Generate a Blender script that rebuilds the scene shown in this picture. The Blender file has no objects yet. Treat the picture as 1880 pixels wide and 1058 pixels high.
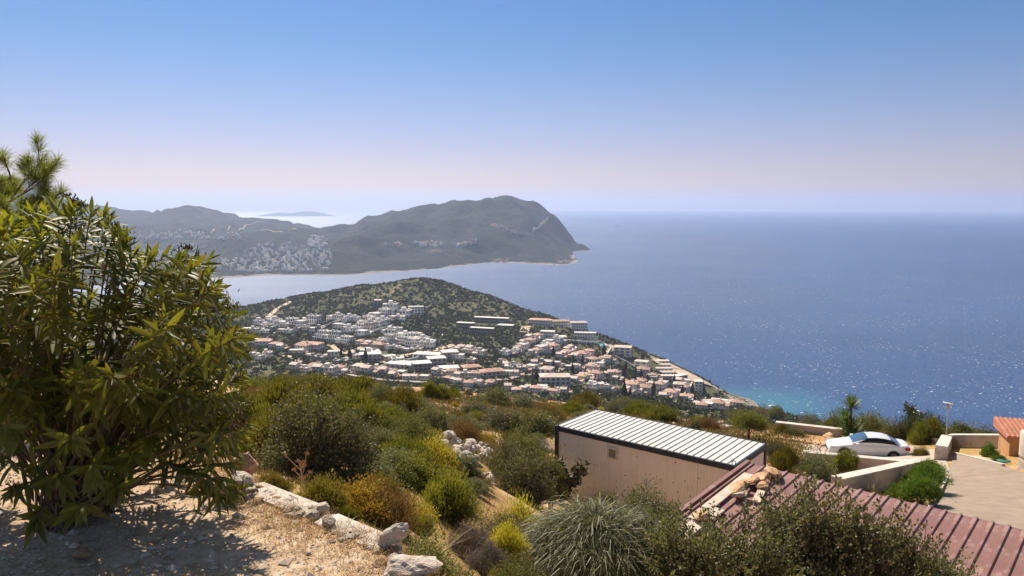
import bpy, bmesh, math, random
import numpy as np
from mathutils import Vector, Matrix, Euler

random.seed(7)
RNG = np.random.default_rng(7)
SC = bpy.context.scene
COL = SC.collection
R = math.radians

# ------------------------------------------------------------------ camera
F = 1360.0                      # focal length in pixels of the 1880 px wide photograph
PITCH = math.atan(152 / F)
CAM = Vector((0.0, 0.0, 200.0))
cd = bpy.data.cameras.new('camera'); cd.sensor_width = 36; cd.lens = 36 * F / 1880
cd.clip_start = 0.05; cd.clip_end = 120000
cam = bpy.data.objects.new('camera', cd); COL.objects.link(cam)
cam.location = CAM; cam.rotation_euler = (math.pi / 2 - PITCH, 0, 0)
SC.camera = cam

# ------------------------------------------------------------------ sky, sun, exposure
SUN_EL, SUN_AZ = R(45), R(-23)          # azimuth from +Y, negative is to the left
w = bpy.data.worlds.new('World'); SC.world = w; w.use_nodes = True
wn = w.node_tree; bg = wn.nodes['Background']
sky = wn.nodes.new('ShaderNodeTexSky'); sky.sky_type = 'NISHITA'; sky.sun_disc = False
sky.sun_elevation = SUN_EL; sky.sun_rotation = SUN_AZ
sky.altitude = 200; sky.air_density = 1.25; sky.dust_density = 0.35; sky.ozone_density = 2.6
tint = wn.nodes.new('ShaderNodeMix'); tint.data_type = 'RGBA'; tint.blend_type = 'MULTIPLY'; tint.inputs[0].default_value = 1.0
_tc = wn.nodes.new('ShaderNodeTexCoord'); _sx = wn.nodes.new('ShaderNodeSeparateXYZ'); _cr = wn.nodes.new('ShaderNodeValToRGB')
wn.links.new(_tc.outputs['Generated'], _sx.inputs[0]); wn.links.new(_sx.outputs[2], _cr.inputs[0])   # tint by height: pink low, blue higher, warmed and lifted overhead as added fill
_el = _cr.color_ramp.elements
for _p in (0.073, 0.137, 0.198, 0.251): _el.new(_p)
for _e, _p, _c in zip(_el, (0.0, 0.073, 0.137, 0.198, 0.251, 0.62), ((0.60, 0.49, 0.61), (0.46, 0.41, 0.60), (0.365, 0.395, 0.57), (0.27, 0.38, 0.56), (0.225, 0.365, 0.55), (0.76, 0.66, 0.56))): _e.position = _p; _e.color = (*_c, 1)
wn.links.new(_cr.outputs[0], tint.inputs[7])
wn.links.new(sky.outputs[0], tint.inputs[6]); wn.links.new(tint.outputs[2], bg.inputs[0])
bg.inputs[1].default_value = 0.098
sl = bpy.data.lights.new('sun', 'SUN'); sl.energy = 5.0; sl.angle = R(0.53); sl.color = (1.0, 0.89, 0.73)
sun = bpy.data.objects.new('sun', sl); COL.objects.link(sun)
sd = Vector((math.sin(SUN_AZ) * math.cos(SUN_EL), math.cos(SUN_AZ) * math.cos(SUN_EL), math.sin(SUN_EL)))
sun.rotation_euler = sd.to_track_quat('Z', 'Y').to_euler(); sun.location = (0, 0, 400)
SC.view_settings.view_transform = 'Standard'; SC.view_settings.look = 'None'
SC.view_settings.exposure = 0.62; SC.view_settings.gamma = 1.0
SC.view_settings.use_curve_mapping = False
SC.render.engine = 'CYCLES'
cy = SC.cycles
cy.use_denoising = True
cy.max_bounces = 6; cy.diffuse_bounces = 3; cy.glossy_bounces = 2; cy.transmission_bounces = 3
cy.volume_bounces = 1; cy.transparent_max_bounces = 6
cy.sample_clamp_indirect = 6.0; cy.sample_clamp_direct = 8.0
cy.caustics_reflective = False; cy.caustics_refractive = False

# ------------------------------------------------------------------ helpers
def ray(px, py):
    u = (px - 940) / F; v = (529 - py) / F
    return Vector((u, math.cos(PITCH) + v * math.sin(PITCH), -math.sin(PITCH) + v * math.cos(PITCH)))
def at(px, py, Y):
    d = ray(px, py); return CAM + d * (Y / d.y)
def atz(px, py, z):
    d = ray(px, py); return CAM + d * ((z - CAM.z) / d.z)

def proj(x, y, z):
    """photo pixel of a point"""
    dx, dy, dz = x - CAM.x, y - CAM.y, z - CAM.z; a = dy * math.cos(PITCH) - dz * math.sin(PITCH); b = dy * math.sin(PITCH) + dz * math.cos(PITCH)
    return 940 + F * dx / a, 529 - F * b / a

def tag(o, label=None, cat=None, group=None, kind=None):
    if label: o['label'] = label
    if cat: o['category'] = cat
    if group: o['group'] = group
    if kind: o['kind'] = kind
    return o
def link(name, me, parent=None, loc=None, kind=None):
    o = bpy.data.objects.new(name, me); COL.objects.link(o)
    if parent: o.parent = parent
    if loc is not None: o.location = loc
    if kind: o['kind'] = kind
    return o
def empty(name, loc=(0, 0, 0), rz=0.0):
    o = bpy.data.objects.new(name, None); COL.objects.link(o); o.location = loc
    o.rotation_euler = (0, 0, rz); o.empty_display_size = 0.3
    return o
def copy_tree(o, parent=None):
    c = o.copy(); COL.objects.link(c)
    if parent: c.parent = parent
    for ch in o.children: copy_tree(ch, c)
    return c

def npmesh(name, V, Fc, mats=(), smooth=False, fm=None):
    V = np.asarray(V, np.float32); Fc = np.asarray(Fc, np.int32)
    me = bpy.data.meshes.new(name); k = Fc.shape[1]; m = len(Fc)
    me.vertices.add(len(V)); me.vertices.foreach_set('co', V.ravel())
    me.loops.add(m * k); me.loops.foreach_set('vertex_index', Fc.ravel())
    me.polygons.add(m)
    me.polygons.foreach_set('loop_start', np.arange(0, m * k, k, dtype=np.int32))
    me.polygons.foreach_set('loop_total', np.full(m, k, np.int32))
    if fm is not None: me.polygons.foreach_set('material_index', np.asarray(fm, np.int32))
    me.polygons.foreach_set('use_smooth', np.full(m, smooth, bool))
    for x in mats: me.materials.append(x)
    me.update(calc_edges=True); me.validate()
    return me

class MB:
    """collects boxes, tubes and sheets; build() makes them one mesh"""
    def __init__(s): s.v = []; s.f = []; s.m = []
    def add(s, vs, fs, mi=0):
        n = len(s.v); s.v += [tuple(p) for p in vs]; s.f += [tuple(i + n for i in f) for f in fs]; s.m += [mi] * len(fs)
        return s
    def box(s, x0, x1, y0, y1, z0, z1, mi=0, M=None):
        vs = [Vector((x, y, z)) for z in (z0, z1) for y in (y0, y1) for x in (x0, x1)]
        if M is not None: vs = [M @ p for p in vs]
        return s.add(vs, [(0, 2, 3, 1), (4, 5, 7, 6), (0, 1, 5, 4), (2, 6, 7, 3), (0, 4, 6, 2), (1, 3, 7, 5)], mi)
    def tube(s, pts, rs, n=6, mi=0, cap=True):
        pts = [Vector(p) for p in pts]
        if not isinstance(rs, (list, tuple)): rs = [rs] * len(pts)
        base = len(s.v); 
        for i, p in enumerate(pts):
            d = (pts[min(i + 1, len(pts) - 1)] - pts[max(i - 1, 0)])
            if d.length < 1e-9: d = Vector((0, 0, 1))
            d.normalize(); a = d.orthogonal() if i == 0 else (a - d * a.dot(d))
            if a.length < 1e-6: a = d.orthogonal()
            a.normalize(); b = d.cross(a)
            for k in range(n):
                t = 2 * math.pi * k / n
                s.v.append(tuple(p + (a * math.cos(t) + b * math.sin(t)) * rs[i]))
        for i in range(len(pts) - 1):
            for k in range(n):
                k2 = (k + 1) % n
                s.f.append((base + i * n + k, base + i * n + k2, base + (i + 1) * n + k2, base + (i + 1) * n + k)); s.m.append(mi)
        if cap:
            s.f.append(tuple(base + k for k in range(n))[::-1]); s.m.append(mi)
            e = base + (len(pts) - 1) * n; s.f.append(tuple(e + k for k in range(n))); s.m.append(mi)
        return s
    def mesh(s, name, mats, smooth=False, bevel=0):
        me = bpy.data.meshes.new(name); me.from_pydata(s.v, [], s.f)
        for x in (mats if isinstance(mats, (list, tuple)) else [mats]): me.materials.append(x)
        me.polygons.foreach_set('material_index', s.m)
        me.update()
        if bevel:
            bm = bmesh.new(); bm.from_mesh(me)
            bmesh.ops.bevel(bm, geom=bm.edges[:], offset=bevel, segments=2, affect='EDGES', profile=0.6)
            bm.to_mesh(me); bm.free()
        me.polygons.foreach_set('use_smooth', [smooth] * len(me.polygons))
        return me
    def build(s, name, mats, parent=None, loc=None, smooth=False, bevel=0, kind=None):
        return link(name, s.mesh(name, mats, smooth, bevel), parent, loc, kind)

# numpy value noise
def _h(ix, iy, s):
    n = (ix.astype(np.int64) * 374761393 + iy.astype(np.int64) * 668265263 + s * 1442695041) & 0xFFFFFFFF
    n = ((n ^ (n >> 13)) * 1274126177) & 0xFFFFFFFF
    return ((n ^ (n >> 16)) & 0xFFFF) / 65535.0
def vnoise(x, y, s=0):
    xi = np.floor(x); yi = np.floor(y); fx = x - xi; fy = y - yi
    fx = fx * fx * (3 - 2 * fx); fy = fy * fy * (3 - 2 * fy)
    a = _h(xi, yi, s); b = _h(xi + 1, yi, s); c = _h(xi, yi + 1, s); d = _h(xi + 1, yi + 1, s)
    return (a * (1 - fx) + b * fx) * (1 - fy) + (c * (1 - fx) + d * fx) * fy
def fbm(x, y, sc, octv=4, s=0):
    r = 0; a = 1.0; t = 0
    for k in range(octv):
        r = r + a * (vnoise(x / sc, y / sc, s + k) - 0.5) * 2; t += a; a *= 0.5; sc /= 2.03
    return r / t

# ------------------------------------------------------------------ materials
def _n(nt, t, **kw):
    n = nt.nodes.new(t)
    for k, v in kw.items(): setattr(n, k, v)
    return n
def c4(c): return (c[0], c[1], c[2], 1)
def ramp(nt, fac, cols):
    r = _n(nt, 'ShaderNodeValToRGB'); e = r.color_ramp.elements
    while len(e) < len(cols): e.new(0.5)
    for i, (p, c) in enumerate(cols): e[i].position = p; e[i].color = c4(c)
    nt.links.new(fac, r.inputs[0]); return r.outputs[0]
def noise(nt, vec, scale, detail=4, rough=0.6):
    n = _n(nt, 'ShaderNodeTexNoise'); n.inputs['Scale'].default_value = scale; n.inputs['Detail'].default_value = detail
    n.inputs['Roughness'].default_value = rough; nt.links.new(vec, n.inputs['Vector']); return n.outputs[0]
def mixc(nt, fac, a, b, mode='MIX'):
    m = _n(nt, 'ShaderNodeMix', data_type='RGBA', blend_type=mode)
    if isinstance(fac, (int, float)): m.inputs[0].default_value = fac
    else: nt.links.new(fac, m.inputs[0])
    for s_, v in ((6, a), (7, b)):
        if isinstance(v, (tuple, list)): m.inputs[s_].default_value = c4(v)
        else: nt.links.new(v, m.inputs[s_])
    return m.outputs[2]
def math_(nt, op, a, b=0.0, c=None):
    m = _n(nt, 'ShaderNodeMath', operation=op)
    for i, v in enumerate((a, b) if c is None else (a, b, c)):
        if isinstance(v, (int, float)): m.inputs[i].default_value = v
        else: nt.links.new(v, m.inputs[i])
    return m.outputs[0]
def maprange(nt, v, a, b, c=0.0, d=1.0):
    m = _n(nt, 'ShaderNodeMapRange', interpolation_type='SMOOTHSTEP'); nt.links.new(v, m.inputs[0])
    for i, x in enumerate((a, b, c, d)): m.inputs[i + 1].default_value = x
    return m.outputs[0]
def mat(name, cols, scale=3.0, rough=0.85, bump=0.0, bscale=20.0, spec=0.3, metal=0.0, island=0.0, obj=0.0, world=False, wear=None, wscale=1.0, coat=0.0):
    """cols: one colour or a list of (position, colour); wear: (colour, amount)"""
    m = bpy.data.materials.new(name); m.use_nodes = True; nt = m.node_tree; b = nt.nodes['Principled BSDF']
    if world: vec = _n(nt, 'ShaderNodeNewGeometry').outputs['Position']
    else: vec = _n(nt, 'ShaderNodeTexCoord').outputs['Object']
    if isinstance(cols[0], (int, float)): cols = [(0.3, tuple(x * 0.9 for x in cols)), (0.7, tuple(min(1, x * 1.1) for x in cols))]
    c = ramp(nt, noise(nt, vec, scale), cols)
    if wear:
        f = maprange(nt, noise(nt, vec, wscale, 6, 0.7), 0.52, 0.66, 0, wear[1]); c = mixc(nt, f, c, wear[0])
    if island:
        g = _n(nt, 'ShaderNodeNewGeometry'); f = math_(nt, 'MULTIPLY_ADD', g.outputs['Random Per Island'], island * 2, 1 - island)
        hv = _n(nt, 'ShaderNodeHueSaturation'); nt.links.new(f, hv.inputs['Value']); nt.links.new(c, hv.inputs['Color']); c = hv.outputs[0]
    if obj:
        g = _n(nt, 'ShaderNodeObjectInfo'); f = math_(nt, 'MULTIPLY_ADD', g.outputs['Random'], obj * 2, 1 - obj)
        hv = _n(nt, 'ShaderNodeHueSaturation'); nt.links.new(f, hv.inputs['Value']); nt.links.new(c, hv.inputs['Color']); c = hv.outputs[0]
    nt.links.new(c, b.inputs['Base Color'])
    b.inputs['Roughness'].default_value = rough; b.inputs['Metallic'].default_value = metal
    b.inputs['Specular IOR Level'].default_value = spec; b.inputs['Coat Weight'].default_value = coat
    if bump:
        bn = _n(nt, 'ShaderNodeBump'); bn.inputs['Distance'].default_value = bump; bn.inputs['Strength'].default_value = 1
        nt.links.new(noise(nt, vec, bscale, 6), bn.inputs['Height']); nt.links.new(bn.outputs[0], b.inputs['Normal'])
    return m
def leafmat(name, a, b_, trans=0.35, rough=0.5, spec=0.3, big=None, tcol=None):
    """leaves: each leaf its own tone between a and b_, partly translucent"""
    m = bpy.data.materials.new(name); m.use_nodes = True; nt = m.node_tree; b = nt.nodes['Principled BSDF']
    g = _n(nt, 'ShaderNodeNewGeometry')
    c = mixc(nt, g.outputs['Random Per Island'], a, b_)
    if big:
        tc = _n(nt, 'ShaderNodeTexCoord').outputs['Object']
        c = mixc(nt, maprange(nt, noise(nt, tc, 2.2, 3), 0.42, 0.62), c, big)
    oi = _n(nt, 'ShaderNodeObjectInfo'); hv = _n(nt, 'ShaderNodeHueSaturation')
    nt.links.new(math_(nt, 'MULTIPLY_ADD', oi.outputs['Random'], 0.35, 0.83), hv.inputs['Value'])
    nt.links.new(math_(nt, 'MULTIPLY_ADD', oi.outputs['Random'], 0.05, 0.475), hv.inputs['Hue'])
    nt.links.new(c, hv.inputs['Color']); c = hv.outputs[0]
    nt.links.new(c, b.inputs['Base Color']); b.inputs['Roughness'].default_value = rough; b.inputs['Specular IOR Level'].default_value = spec
    t = _n(nt, 'ShaderNodeBsdfTranslucent'); nt.links.new(mixc(nt, 1.0, c, tcol or (1.15, 1.2, 0.5), 'MULTIPLY'), t.inputs[0])
    mx = _n(nt, 'ShaderNodeMixShader'); mx.inputs[0].default_value = trans
    nt.links.new(b.outputs[0], mx.inputs[1]); nt.links.new(t.outputs[0], mx.inputs[2])
    nt.links.new(mx.outputs[0], nt.nodes['Material Output'].inputs[0])
    return m
# ------------------------------------------------------------------ height of the land
class TPS:
    def __init__(s, pts, k=100.0, lam=1e-6):
        P = np.array(pts, float); s.k = k; s.X = P[:, :2] / k; z = P[:, 2]; n = len(P)
        K = s._phi(s._d2(s.X, s.X)) + lam * np.eye(n); Q = np.c_[np.ones(n), s.X]
        A = np.zeros((n + 3, n + 3)); A[:n, :n] = K; A[:n, n:] = Q; A[n:, :n] = Q.T
        s.w = np.linalg.solve(A, np.r_[z, 0, 0, 0])
    @staticmethod
    def _d2(a, b): return ((a[:, None, :] - b[None, :, :]) ** 2).sum(-1)
    @staticmethod
    def _phi(d2): return 0.5 * d2 * np.log(d2 + 1e-12)
    def __call__(s, x, y):
        x = np.asarray(x, float); sh = x.shape; P = np.c_[x.ravel(), np.asarray(y, float).ravel()] / s.k
        out = np.empty(len(P)); n = len(s.X)
        for i in range(0, len(P), 20000):
            q = P[i:i + 20000]
            out[i:i + 20000] = s._phi(s._d2(q, s.X)) @ s.w[:n] + s.w[n] + q @ s.w[n + 1:]
        return out.reshape(sh)

def pp(L): return [tuple(at(*p)) for p in L]
# near hillside: (photo x, photo y, metres ahead), then points in metres
CB = 200 - 9.55
near_pts = pp([(600, 905, 10), (480, 860, 11), (750, 905, 11.5), (850, 1050, 7.8), (880, 892, 15), (860, 845, 20),
    (760, 790, 25), (700, 735, 36), (500, 765, 20), (480, 745, 34), (300, 735, 30), (700, 728, 50), (900, 745, 52), (1100, 775, 52),
    (1250, 792, 42), (1330, 800, 42), (1480, 833, 36), (1585, 836, 39), (1450, 800, 44), (1400, 788, 50), (1560, 800, 46),
    (1700, 800, 46), (1730, 840, 35), (1800, 900, 27.5), (1840, 838, 33.5), (1880, 960, 22), (1700, 920, 25.5), (1880, 800, 44),
    (1650, 870, 32), (1550, 893, 28), (1450, 868, 29), (1000, 830, 30), (930, 790, 36), (1250, 812, 34), (620, 800, 17), (380, 790, 14)])
near_pts += [(1.4, 24.1, CB), (6.1, 20.3, CB), (7.9, 22.2, CB), (3.1, 26.0, CB), (3.7, 22.0, CB), (0.3, 8, 200 - 5.0), (3.5, 9, 200 - 6.1),
    (6, 9, 200 - 6.6), (10, 10, 200 - 7.1), (2, 12, 200 - 7.0), (6, 15, 200 - 8.6), (9, 13, 200 - 8.5), (12, 16, 200 - 8.9),
    (1, 18, 200 - 7.9), (8, 4, 200 - 5.2), (15, 5, 200 - 6.5), (30, 10, 200 - 9.5), (-3, 7.5, 200 - 2.9), (-7, 8, 200 - 2.8), (-1.2, 6.0, 200 - 3.0),
    (-14, 14, 200 - 3.6), (-30, 20, 196), (-40, 50, 188), (-20, 8, 198), (0, 90, 176), (0, 130, 158), (60, 90, 166), (-60, 90, 178),
    (-80, 130, 160), (80, 130, 145), (35, 60, 180.5), (60, 60, 178), (0, -12, 197), (-20, -12, 200), (20, -12, 196), (55, 20, 187),
    (30, 130, 153), (40, 95, 167.5), (20, 95, 170.5)]
TN = TPS(near_pts, 20.0)
mid_pts = pp([(780, 510, 1050), (445, 577, 1150), (520, 555, 1120), (600, 537, 1100), (680, 522, 1080), (830, 522, 1040), (900, 547, 1000),
    (1000, 580, 950), (1100, 620, 900), (1200, 655, 850), (1280, 690, 800), (1340, 722, 775), (1200, 740, 560), (1000, 705, 520), (700, 700, 500),
    (500, 680, 520), (500, 600, 830), (700, 600, 770), (900, 640, 680), (860, 590, 830), (1000, 620, 770), (1100, 680, 650),
    (1300, 735, 650), (1350, 752, 680), (700, 560, 900), (600, 640, 660), (800, 640, 670), (1060, 620, 800), (1180, 690, 690),
    (780, 550, 950), (620, 570, 950), (300, 620, 800), (200, 680, 600), (300, 570, 1150), (100, 560, 1200), (1240, 700, 740)])
mid_pts += [(250, 745, -1), (262, 715, -6), (278, 650, 1), (350, 560, 0), (500, 480, 0), (900, 400, 0), (300, 700, -25), (400, 640, -25), (600, 560, -25), (900, 480, -30),
    (238, 805, -6), (300, 850, -28), (225, 880, -8), (180, 960, -8), (260, 1000, -28), (120, 1070, -8), (60, 1140, -8), (160, 1160, -28), (0, 1210, -8), (-120, 1270, -8), (0, 1320, -28),
    (-250, 1330, -8), (-420, 1400, -8), (-300, 1480, -28), (-700, 1500, -10), (-600, 1100, 60), (-700, 600, 110), (-400, 300, 120), (-200, 200, 138),
    (0, 200, 133), (0, 300, 104), (100, 300, 96), (100, 200, 126), (200, 300, 88), (150, 130, 145), (250, 250, 92), (250, 400, 60), (350, 300, 70), (300, 480, 35), (450, 300, 50), (600, 200, 60),
    (0, 130, 157), (-80, 130, 159), (80, 130, 146), (0, 100, 172), (100, 100, 160), (-100, 100, 172), (150, 500, 60), (60, 400, 86), (-100, 380, 96)]
TM = TPS(mid_pts, 300.0)
far_pts = pp([(640, 447, 3200), (700, 427, 3400), (760, 386, 3550), (810, 380, 3650), (860, 404, 3650), (900, 377, 3650), (925, 351, 3600), (960, 362, 3550), (985, 374, 3500), (1010, 394, 3400), (1040, 421, 3300), (1064, 466, 3200), (800, 425, 3050), (900, 425, 3050), (700, 432, 2950), (960, 430, 3000), (930, 455, 2750), (1000, 455, 2900), (590, 471, 2700), (650, 432, 2680), (720, 448, 2600), (800, 464, 2560), (870, 470, 2600), (500, 470, 2380), (600, 462, 2450), (420, 478, 2350), (450, 442, 2900), (0, 325, 4200), (60, 345, 4200), (120, 390, 4250), (160, 433, 4300), (200, 421, 4400), (270, 409, 4500), (310, 388, 4500), (365, 388, 4500), (400, 401, 4500), (440, 410, 4400), (500, 407, 4300), (560, 448, 4000), (300, 425, 3700), (400, 425, 3600), (500, 428, 3400), (230, 440, 3300), (300, 455, 3050), (380, 458, 2850), (250, 480, 2500), (100, 450, 3000), (0, 420, 3500), (700, 480, 2350), (760, 480, 2380), (-200, 330, 4200), (-150, 450, 3000)])
def sea_pts(L, dz=0): return [(p.x, p.y, dz) for p in (atz(a, b, 0.0) for a, b in L)]
shore = [(1082, 463), (1060, 480), (1035, 487), (1000, 486), (960, 484), (900, 483), (860, 487), (820, 492), (760, 497), (690, 502), (620, 506), (500, 506), (400, 512), (250, 520), (80, 530)]
far_pts += sea_pts(shore)
far_pts += [(px_ / 1360 * Y_ - 940 / 1360 * Y_, Y_, -32) for px_, Y_ in ((1062, 3560), (1055, 3850), (1110, 3330), (1150, 3100), (1160, 3500), (1010, 4150), (1010, 4600), (1090, 3800), (1112, 3050), (930, 4600), (840, 4500), (740, 4500), (1200, 4200))]
far_pts += [(x + (60 if i < 2 else 5), y - 230, -32) for i, (x, y, z) in enumerate(sea_pts(shore))]
far_pts += [(650, 3150, -25), (720, 3500, -25), (700, 3900, -25), (450, 4300, -25), (100, 4500, -25), (-300, 4500, -25), (-600, 4400, -25), (-750, 4200, -25), (-850, 4700, -25),
    (-1100, 5300, -25), (-1500, 5700, -25), (-2100, 5900, -20), (-2700, 5900, -10), (900, 3100, -40), (0, 5400, -40), (-700, 5800, -40)]
TF = TPS(far_pts, 900.0)

def sstep(a, b, x):
    t = np.clip((x - a) / (b - a), 0, 1); return t * t * (3 - 2 * t)
# terrace on which the photographer stands: its edge line
TZ = 200 - 1.66
_e = [atz(*p, TZ) for p in ((300, 848), (380, 858), (440, 872), (500, 905), (600, 948), (700, 992), (790, 1056))]
EX = [-14.0, -5.0] + [p.x for p in _e] + [0.5, 2.0, 6.0]; EY = [6.6, 5.6] + [p.y for p in _e] + [2.2, 0.8, -3.0]
def terrace(x, y): return y - np.interp(x, EX, EY)            # negative: on the terrace
# paved yard at the right (outline in photo pixels)
def near_base(x, y):
    z = TN(x, y)
    return z
def H(x, y, detail=True):
    x = np.asarray(x, float); y = np.asarray(y, float); x, y = np.broadcast_arrays(x, y); sh = x.shape
    x = x.ravel(); y = y.ravel(); z = np.zeros(x.shape)
    n = y < 1800
    f = ~n
    w_ = sstep(85, 130, y)
    a = n & (w_ < 1); b = n & (w_ > 0)
    zn = np.zeros(x.shape); zm = np.zeros(x.shape)
    if a.any():
        xa, ya = x[a], y[a]; q = TN(xa, ya)
        rough = fbm(xa, ya, 2.4, 4, 3) * 0.22 + fbm(xa, ya, 9, 2, 11) * 0.25
        paved = sstep(10.5, 12.5, xa) * sstep(19, 21, ya) * (1 - sstep(44, 48, ya))
        cont = sstep(-1, 2, xa) * (1 - sstep(8, 10, xa)) * sstep(17, 19, ya) * (1 - sstep(27, 29, ya))
        q = q + rough * (1 - np.maximum(paved, cont)) * sstep(4, 7, np.abs(ya) + np.abs(xa) * .2)
        t = terrace(xa, ya); tz = TZ + fbm(xa, ya, 1.1, 4, 5) * 0.05 + 0.03 * xa * 0 - sstep(-0.25, 0.0, t) * 0.0
        k = sstep(0.0, 0.55, t)
        zn[a] = np.where(t < 0.6, tz * (1 - k) + np.minimum(q, tz) * k, np.minimum(q, TZ + 3))
    if b.any():
        xb, yb = x[b], y[b]; q = TM(xb, yb)
        land = sstep(-3, 10, q)
        zm[b] = q + land * (fbm(xb, yb, 90, 3, 21) * 5.0 + fbm(xb, yb, 22, 3, 31) * 2.0 * sstep(500, 700, yb) ) - 0.0
    z[n] = (zn * (1 - w_) + zm * w_)[n]
    if f.any():
        xf, yf = x[f], y[f]; q = TF(xf, yf); land = sstep(2, 60, q)
        rd = 1 - np.abs(fbm(xf, yf, 420, 5, 41)) * 2
        esc = np.tanh(7 * fbm(xf + 900, yf, 800, 2, 87)) * 30 * sstep(25, 80, q) * (1 - sstep(190, 270, q)) * sstep(-1200, -700, xf)
        z[f] = q + esc + land * (rd * 46 - 23 + fbm(xf, yf, 110, 4, 51) * 32)
    return z.reshape(sh)
def h1(x, y): return float(H(x, y))
_far = np.concatenate([np.geomspace(2.2, 130, 420), np.geomspace(131, 1400, 600)])
_far2 = np.linspace(1900, 5500, 500)
def ground(px, py, far=False):
    """the point of the land that the photograph shows at this pixel"""
    d = ray(px, py); Y = _far2 if far else _far
    x = d.x / d.y * Y; z = CAM.z + d.z / d.y * Y
    hz = H(x, Y); s = np.nonzero(z < hz)[0]
    if len(s) == 0: i = int(np.argmin(np.where(Y > 150, (z - hz) / Y, 9e9))); return Vector((x[i], Y[i], hz[i]))
    i = s[0]
    if i == 0: return Vector((x[0], Y[0], hz[0]))
    a = (z[i - 1] - hz[i - 1]); b = (hz[i] - z[i]); t = a / (a + b + 1e-9)
    yy = Y[i - 1] + t * (Y[i] - Y[i - 1]); xx = d.x / d.y * yy
    return Vector((xx, yy, h1(xx, yy)))

def gridmesh(name, xs, ys, mats, smooth=True, keep=None):
    X, Yg = np.meshgrid(xs, ys); Z = H(X, Yg); nx, ny = len(xs), len(ys)
    V = np.stack([X.ravel(), Yg.ravel(), Z.ravel()], 1)
    i = np.arange(nx * ny).reshape(ny, nx)
    Fc = np.stack([i[:-1, :-1].ravel(), i[:-1, 1:].ravel(), i[1:, 1:].ravel(), i[1:, :-1].ravel()], 1)
    if keep is not None:
        zc = Z.ravel()[Fc].max(1); Fc = Fc[zc > keep]
    return npmesh(name, V, Fc, mats, smooth)

# ---- ground materials
def soil_mat():
    m = bpy.data.materials.new('hillside soil'); m.use_nodes = True; nt = m.node_tree; b = nt.nodes['Principled BSDF']
    P = _n(nt, 'ShaderNodeNewGeometry').outputs['Position']
    dirt = ramp(nt, noise(nt, P, 0.9, 8, 0.65), [(0.36, (0.34, 0.15, 0.07)), (0.5, (0.50, 0.29, 0.16)), (0.62, (0.6, 0.42, 0.28))])
    grass = ramp(nt, noise(nt, P, 6, 6, 0.7), [(0.35, (0.2, 0.14, 0.04)), (0.6, (0.44, 0.29, 0.11))])
    c = mixc(nt, maprange(nt, noise(nt, P, 0.35, 5, 0.6), 0.45, 0.56), dirt, grass)
    grav = ramp(nt, noise(nt, P, 14, 6, 0.7), [(0.38, (0.42, 0.28, 0.17)), (0.52, (0.6, 0.44, 0.30)), (0.66, (0.68, 0.55, 0.41))])
    sp = _n(nt, 'ShaderNodeSeparateXYZ'); nt.links.new(P, sp.inputs[0])
    tz = maprange(nt, sp.outputs[2], 197.6, 198.1)
    ft = math_(nt, 'MULTIPLY', tz, maprange(nt, noise(nt, P, 1.2, 4), 0.72, 0.6))
    c = mixc(nt, ft, c, grav)
    nt.links.new(c, b.inputs['Base Color']); b.inputs['Roughness'].default_value = 0.95; b.inputs['Specular IOR Level'].default_value = 0.15
    bn = _n(nt, 'ShaderNodeBump'); bn.inputs['Distance'].default_value = 0.018
    nt.links.new(noise(nt, P, 18, 8, 0.75), bn.inputs['Height']); nt.links.new(bn.outputs[0], b.inputs['Normal'])
    return m
def maquis_mat(name, green, rock, scars, s0, bumpd, thr=(0.6, 0.68)):
    m = bpy.data.materials.new(name); m.use_nodes = True; nt = m.node_tree; b = nt.nodes['Principled BSDF']
    P = _n(nt, 'ShaderNodeNewGeometry').outputs['Position']
    g = ramp(nt, noise(nt, P, s0, 6, 0.75), [(0.38, green), (0.56, tuple(x * 1.5 for x in green)), (0.68, rock)])
    c = mixc(nt, maprange(nt, noise(nt, P, s0 * 0.12, 6, 0.65), thr[0], thr[1], 0, 0.8), g, scars)
    nt.links.new(c, b.inputs['Base Color']); b.inputs['Roughness'].default_value = 1; b.inputs['Specular IOR Level'].default_value = 0.05
    bn = _n(nt, 'ShaderNodeBump'); bn.inputs['Distance'].default_value = bumpd
    nt.links.new(noise(nt, P, s0, 6, 0.7), bn.inputs['Height']); nt.links.new(bn.outputs[0], b.inputs['Normal'])
    # bare rock and earth close to the water line
    sp = _n(nt, 'ShaderNodeSeparateXYZ'); nt.links.new(P, sp.inputs[0])
    e = math_(nt, 'ADD', sp.outputs[2], math_(nt, 'MULTIPLY', noise(nt, P, s0 * .5, 4), -14.0))
    c2 = mixc(nt, maprange(nt, e, -3.0, -6.5), c, (0.36, 0.3, 0.26)); nt.links.new(c2, b.inputs['Base Color'])
    return m
M_soil = soil_mat()
M_hill = maquis_mat('maquis and pale soil', (0.085, 0.085, 0.045), (0.25, 0.2, 0.13), (0.36, 0.26, 0.17), 0.12, 2.0)
M_far = maquis_mat('far wooded slopes', (0.022, 0.028, 0.02), (0.085, 0.075, 0.055), (0.2, 0.14, 0.1), 0.022, 14, (0.62, 0.72))

def graded(lo, hi, a, n, c=0.0):
    t = np.linspace(-1, 1, n); s_ = np.sinh(a * t) / math.sinh(a)
    return np.where(s_ < 0, c + s_ * (c - lo), c + s_ * (hi - c))
g = link('ground', gridmesh('ground', graded(-120, 120, 4.2, 430), np.concatenate([np.linspace(-14, 1, 24)[:-1], np.geomspace(1, 132, 400)]), [M_soil]), kind='structure')
g = link('village_hill', gridmesh('village_hill', np.linspace(-900, 1000, 400), np.geomspace(120, 1700, 330), [M_hill], keep=-12), kind='structure')
g = link('far_hills', gridmesh('far_hills', np.linspace(-5200, 1300, 330), np.linspace(1850, 6000, 230), [M_far], keep=-20), kind='structure')

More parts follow.
